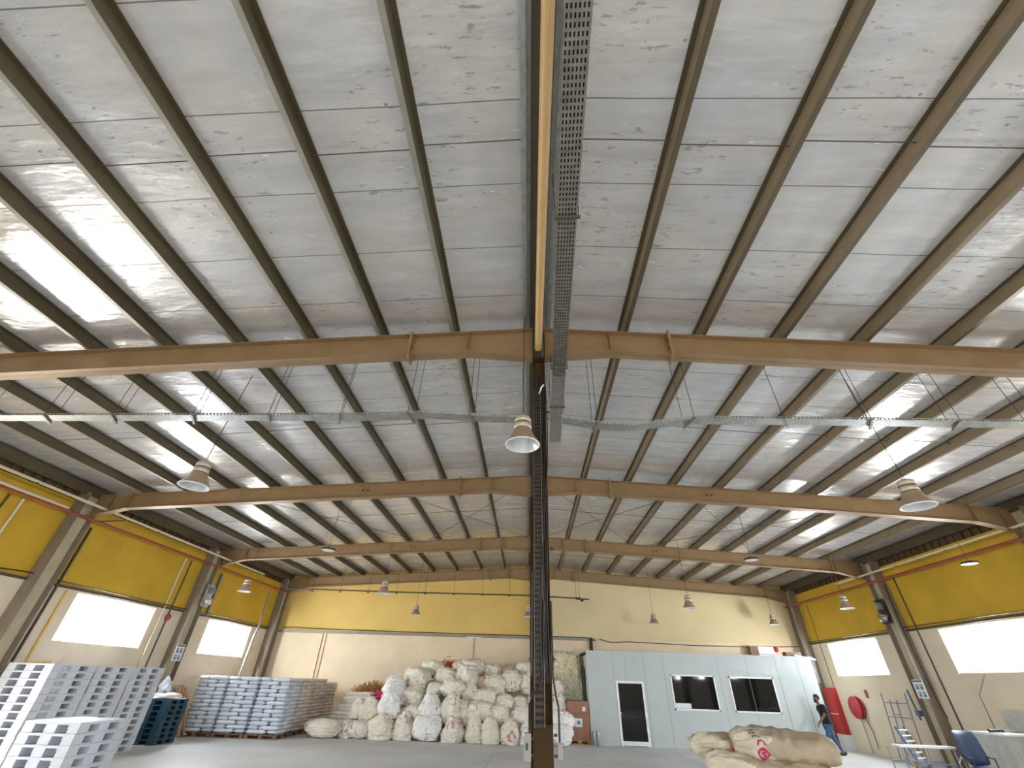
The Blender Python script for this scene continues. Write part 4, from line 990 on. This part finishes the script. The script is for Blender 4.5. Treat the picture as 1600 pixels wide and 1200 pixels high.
# cartons on a pallet
t = thing('carton_load', 'brown carton block on a wooden pallet left of the office', 'pallet load', (1.98, 21.25, 0))
wood_pallet(MB(), .86, .75, .14).build('pallet', M['wood'], t)
cm = MB(); cm.box(-.138, .138, -.36, .36, 0, .385); cme = cm.mesh('carton', M['carton'])
for k in range(3):
    for j in range(3):
        put('carton', cme, t, (-.28 + j * .28, 0, .142 + k * .392))
b = MB(); b.box(.16, .29, -.372, -.362, 1.0, 1.14); b.build('paper_label', M['label'], t)
b = MB(); b.box(-.16, .14, -.372, -.362, .52, .78); b.build('paper_label', M['label'], t)
b = MB(); b.box(-.06, .05, -.376, -.372, .60, .71); b.build('label_print', M['blueprint'], t)
for k, x in enumerate((2.52, 2.68)):
    b = MB(); b.lathe([(0, .42), (.055, .42), (.06, .40), (.06, .02), (.055, 0), (0, 0)], (x, 20.75, 0), 16)
    tag(b.build('film_roll', M['galv']), 'short silver roll standing at the office corner, ' + ('left one' if k == 0 else 'right one'), 'roll', 'silver rolls')

# ------------------------------------------------------------------ foreground sack pile
t = thing('wooden_pallet', 'wooden pallet under the near pile of kraft sacks', 'pallet', (3.0, 7.5, 0)); wood_pallet(MB(), 1.7, 1.3, .14).build('boards', M['wood'], t)
def big_sack(seed, w_, d_, h_):
    """a lying kraft sack, length along x; left end gathered; returns surface function"""
    nu, nv = 60, 60
    def f(u, v):   # v along length 0..1 (left to right), u around
        a = 2 * math.pi * u
        if v < .07: r = .30 + .25 * v / .07 * .5
        else: q = (v - .07) / .93; r = .42 + .58 * min(1, q / .25) ** .7 if q < .25 else 1.0
        if v > .93: r *= max(0.0, 1 - ((v - .93) / .07) ** 3)
        if v <= 0.0: r = .12
        cy = math.copysign(abs(math.cos(a)) ** .72, math.cos(a)); cz = math.copysign(abs(math.sin(a)) ** .66, math.sin(a))
        p = Vector(((v - .5) * w_, cy * r * d_ / 2, h_ / 2 + cz * h_ / 2 * (r ** .7)))
        q = Vector((p.x * 2.0, p.y * 2.0, p.z * 2.5 + seed * 5.3))
        lump_ = .05 * noise.noise(q * 1.3) + .02 * (.5 - 2 * abs(noise.noise(q * 4.1))) + .035 * (1 - 2 * abs(noise.noise(q * 2.3)))
        fold = .085 * (1 - 2 * abs(noise.noise(Vector((v * 2.5 + seed, a * 2.6, seed * 2.2))))) * max(0, 1 - v / .38)
        ruff = .025 * math.sin(a * 9 + seed + 3 * v) * max(0, 1 - v / .22)
        if seed > 9: p.z *= 1.0 - .42 * max(0.0, v - .45) ** 1.3 * 1.2
        nrm = Vector((0, cy, cz * .8)); 
        return p + nrm * (lump_ * .9 + fold + ruff) * min(1, r * 2)
    return f, nu, nv
def big_mesh(seed, w_, d_, h_, mats, split=.33):
    f, nu, nv = big_sack(seed, w_, d_, h_); b = MB(); vs = [f(i / nu, j / nv) for j in range(nv + 1) for i in range(nu)]
    for j in range(nv):
        for i in range(nu):
            pass
    fs0 = []; fs1 = []
    for j in range(nv):
        for i in range(nu):
            q = (j * nu + i, (j + 1) * nu + i, (j + 1) * nu + (i + 1) % nu, j * nu + (i + 1) % nu)
            (fs0 if j / nv < split + .05 * math.sin(i * .8 + seed) else fs1).append(q)
    b.add(vs, fs1, 0, True); o0 = len(b.f)
    for q in fs0: b.f.append(list(q)); b.m.append(1); b.sm.append(True)
    b.add(vs[:nu], [tuple(range(nu))[::-1]], 1); b.add(vs[-nu:], [tuple(range(nu))], 0)
    return b.mesh('kraft_sack', mats), f
specs = [  # x, y, z, yaw, w, d, h
 (2.95, 7.45, .14, .05, 1.35, .62, .24), (2.95, 8.0, .14, -.05, 1.35, .6, .24),
 (3.05, 7.40, .36, -.08, 1.35, .64, .24), (3.0, 8.0, .36, .06, 1.35, .6, .24),
 (2.92, 7.42, .58, .1, 1.4, .64, .24), (3.05, 8.0, .58, -.05, 1.35, .6, .24),
 (2.86, 7.45, .79, -.15, 1.3, .66, .25), (3.25, 7.95, .80, .1, 1.35, .62, .24),
 (2.95, 7.22, .98, -.12, 1.5, .70, .24), (2.68, 7.70, 1.15, .22, 1.05, .60, .22),
 (3.22, 7.30, 1.15, -.10, 1.25, .85, .33)]
names = ['lowest layer, near side', 'lowest layer, far side', 'second layer, near side', 'second layer, far side', 'third layer, near side', 'third layer, far side', 'fourth layer, near side', 'fourth layer, far side', 'directly under the top one', 'poking out left behind the top one', 'topmost and largest, with a magenta mark']
for k, (x, y, z, yaw, w_, d_, h_) in enumerate(specs):
    x += .09; w_ *= (.95 if k < 10 else .93); z -= .04 if k > 5 else 0
    me, f = big_mesh(k + 2, w_, d_, h_, [M['kraft'], M['kraftpale']], .30 if k < 10 else .26)
    tt = thing('kraft_sack', 'beige kraft sack in the near pile, ' + names[k], 'sack', (x, y, z), (0, 0, yaw), 'near pile of kraft sacks')
    put('sack_body', me, tt)
    def ribbon(strokes, m, nm, wd=.006):
        b = MB()
        for st in strokes:
            L_ = []; Rr = []
            for a, c in zip(st, st[1:]):
                for s_ in range(5):
                    uu = a[0] + (c[0] - a[0]) * s_ / 4; vv = a[1] + (c[1] - a[1]) * s_ / 4
                    d = Vector((c[0] - a[0], c[1] - a[1])).normalized(); nx_, ny_ = -d.y * wd * .9, d.x * wd * 1.2
                    L_.append((uu + nx_, vv + ny_)); Rr.append((uu - nx_, vv - ny_))
            def on(q):
                p = f(q[0], q[1]); e = .002; du = f(q[0] + e, q[1]) - p; dv = f(q[0], q[1] + e) - p; n_ = dv.cross(du).normalized()
                if n_.dot(Vector((0, p.y, p.z - h_ / 2))) < 0: n_ = -n_
                return p + n_ * .004
            vs = [on(q) for q in L_] + [on(q) for q in Rr]; n = len(L_)
            b.add(vs, [(i, i + 1, n + i + 1, n + i) for i in range(n - 1)], 0, True)
        b.build(nm, m, tt)
    if k == 10:
        # u: .5 = toward -y side (cos=-1); letters stacked along the tied end
        u0 = .43
        def let(shape, v0, u0_, s=.028): return [[(u0_ + px * s * 1.0, v0 + py * s) for px, py in st] for st in shape]
        Bc = [[(0, 0), (0, 2)], [(0, 0), (1, .2), (1, .8), (0, 1)], [(0, 1), (1, 1.2), (1, 1.8), (0, 2)]]
        Ec = [[(1, 0), (0, 0), (0, 2), (1, 2)], [(0, 1), (.8, 1)]]
        Cc = [[(1, 0), (.3, .1), (0, 1), (.3, 1.9), (1, 2)]]
        ribbon(let(Bc, .13, .33) + let(Ec, .14, .375) + let(Cc, .15, .415), M['ink'], 'printed_letters', .0035)
        ribbon(let(Cc, .18, .465), M['magenta'], 'printed_mark', .006)
        ring = [[(.535 + .030 * math.cos(a * math.pi / 8), .215 + .045 * math.sin(a * math.pi / 8)) for a in range(17)], [(.515, .215), (.555, .215)], [(.525, .19), (.545, .24)], [(.52, .235), (.55, .195)]]
        ribbon(ring, M['magenta'], 'printed_mark', .007)
    if k in (6, 9):
        ribbon([[(.50, .30), (.56, .34)], [(.50, .33), (.56, .37)], [(.49, .36), (.53, .38)]], M['ink'] if k == 6 else M['magenta'], 'printed_mark', .006)

# ------------------------------------------------------------------ walking man
def skin_mesh(name, joints, edges, m, parent, sub=2):
    me = bpy.data.meshes.new(name); me.from_pydata([j[0] for j in joints], edges, []); o = bpy.data.objects.new(name, me); COL.objects.link(o)
    md = o.modifiers.new('skin', 'SKIN'); md.use_smooth_shade = True
    for i, j in enumerate(joints):
        sv = me.skin_vertices[0].data[i]; r = j[1]; sv.radius = r if isinstance(r, tuple) else (r, r); sv.use_root = (i == 0)
    s_ = o.modifiers.new('subdivision', 'SUBSURF'); s_.levels = sub; s_.render_levels = sub
    me.materials.append(m)
    if parent: o.parent = parent
    return o
man = thing('person', 'person in black t-shirt and blue jeans walking past the office', 'person', (11.05, 20.35, 0), R(0))
# walks toward -x and slightly away; local frame = world frame
J = [((.05, 0, .93), (.11, .10)), ((.04, .0, 1.08), (.11, .09)), ((.02, 0, 1.28), (.12, .09)), ((-.01, 0, 1.40), (.10, .08)), ((-.04, 0, 1.49), (.062, .062)), ((-.075, 0, 1.55), (.058, .058)),
     ((-.09, .0, 1.62), (.085, .075)), ((-.085, 0, 1.70), (.088, .078)), ((-.08, 0, 1.745), (.06, .055)),
     ((.02, -.18, 1.40), .05), ((-.12, -.27, 1.16), .046), ((-.36, -.30, .97), .034), ((-.43, -.30, .90), (.036, .022)),
     ((.04, .16, 1.40), .05), ((.13, .22, 1.15), .046), ((.20, .20, .90), .034), ((.22, .2, .82), (.036, .022)),
     ((-.0, -.09, .86), .075), ((-.14, -.10, .50), .062), ((-.10, -.10, .12), .042), ((-.24, -.10, .045), (.045, .035)),
     ((.08, .09, .86), .075), ((.15, .09, .50), .062), ((.33, .09, .15), .042), ((.26, .09, .04), (.045, .035))]
Ed = [(0, 1), (1, 2), (2, 3), (3, 4), (4, 5), (5, 6), (6, 7), (7, 8), (3, 9), (9, 10), (10, 11), (11, 12), (3, 13), (13, 14), (14, 15), (15, 16), (0, 17), (17, 18), (18, 19), (19, 20), (0, 21), (21, 22), (22, 23), (23, 24)]
skin_mesh('body', J, Ed, M['skin'], man)
skin_mesh('shirt', [((.055, 0, .80), (.18, .16)), ((.05, 0, .92), (.19, .165)), ((.04, 0, 1.08), (.185, .155)), ((.02, 0, 1.28), (.205, .155)), ((-.01, 0, 1.42), (.17, .12)), ((-.03, 0, 1.475), (.085, .085)),
                    ((.02, -.20, 1.41), .092), ((-.07, -.25, 1.20), .085), ((.04, .18, 1.41), .092), ((.11, .21, 1.20), .085)],
          [(0, 1), (1, 2), (2, 3), (3, 4), (4, 5), (4, 6), (6, 7), (4, 8), (8, 9)], M['shirt'], man)
skin_mesh('jeans', [((.05, 0, .92), (.155, .13)), ((-.0, -.09, .82), .105), ((-.14, -.10, .50), .078), ((-.10, -.10, .10), .060), ((.08, .09, .82), .105), ((.15, .09, .50), .078), ((.31, .09, .17), .060)],
          [(0, 1), (1, 2), (2, 3), (0, 4), (4, 5), (5, 6)], M['jeans'], man)
b = MB()
def ell(b, c, r, mi=0, n=16, zc=-2, cond=None, T=None):
    vs = []; 
    for j in range(n // 2 + 1):
        th = math.pi * j / (n // 2)
        for i in range(n):
            ph = 2 * math.pi * i / n; v = Vector((c[0] + r[0] * math.sin(th) * math.cos(ph), c[1] + r[1] * math.sin(th) * math.sin(ph), c[2] + r[2] * math.cos(th)))
            vs.append(T @ v if T else v)
    b.add(vs, [(j * n + i, (j + 1) * n + i, (j + 1) * n + (i + 1) % n, j * n + (i + 1) % n) for j in range(n // 2) for i in range(n)], mi, True)
ell(b, (-.06, 0, 1.73), (.098, .085, .07)); ell(b, (-.03, 0, 1.69), (.075, .083, .08)); b.build('hair', M['hair'], man)
b = MB(); ell(b, (-.135, 0, 1.575), (.05, .06, .05)); b.build('beard', M['hair'], man)
b = MB(); ell(b, (-.182, 0, 1.635), (.022, .014, .022)); b.build('nose', M['skin'], man)
for s_ in (-1, 1):
    b = MB(); ell(b, (-.075, s_ * .082, 1.64), (.018, .012, .03)); b.build('ear', M['skin'], man)
    b = MB(); ell(b, (-.165, s_ * .033, 1.665), (.010, .014, .008)); b.build('eye', M['black'], man)
for hx, hy, hz, ty in ((-.45, -.30, .87, R(35)), (.225, .2, .79, R(5))):
    for k in range(4):
        dx = (k - 1.5) * .018; L_ = (.06, .07, .066, .052)[k]
        j0 = Vector((hx + dx, hy, hz)); d1 = Vector((-.25, 0, -1)).normalized()
        skin_mesh('finger', [(tuple(j0), .0095), (tuple(j0 + d1 * L_ * .5), .0085), (tuple(j0 + d1 * L_ + Vector((0, -.015, 0))), .007)], [(0, 1), (1, 2)], M['skin'], man, 1)
    j0 = Vector((hx - .03, hy - .01, hz + .035)); skin_mesh('thumb', [(tuple(j0), .011), (tuple(j0 + Vector((-.018, -.012, -.028))), .0095), (tuple(j0 + Vector((-.022, -.02, -.055))), .008)], [(0, 1), (1, 2)], M['skin'], man, 1)
for x, y, z in ((-.17, -.10, .045), (.31, .09, .06)):
    b = MB(); ell(b, (x, y, z), (.14, .05, .045)); ell(b, (x + .09, y, z + .03), (.06, .045, .05)); b.build('shoe', M['shoe'], man)
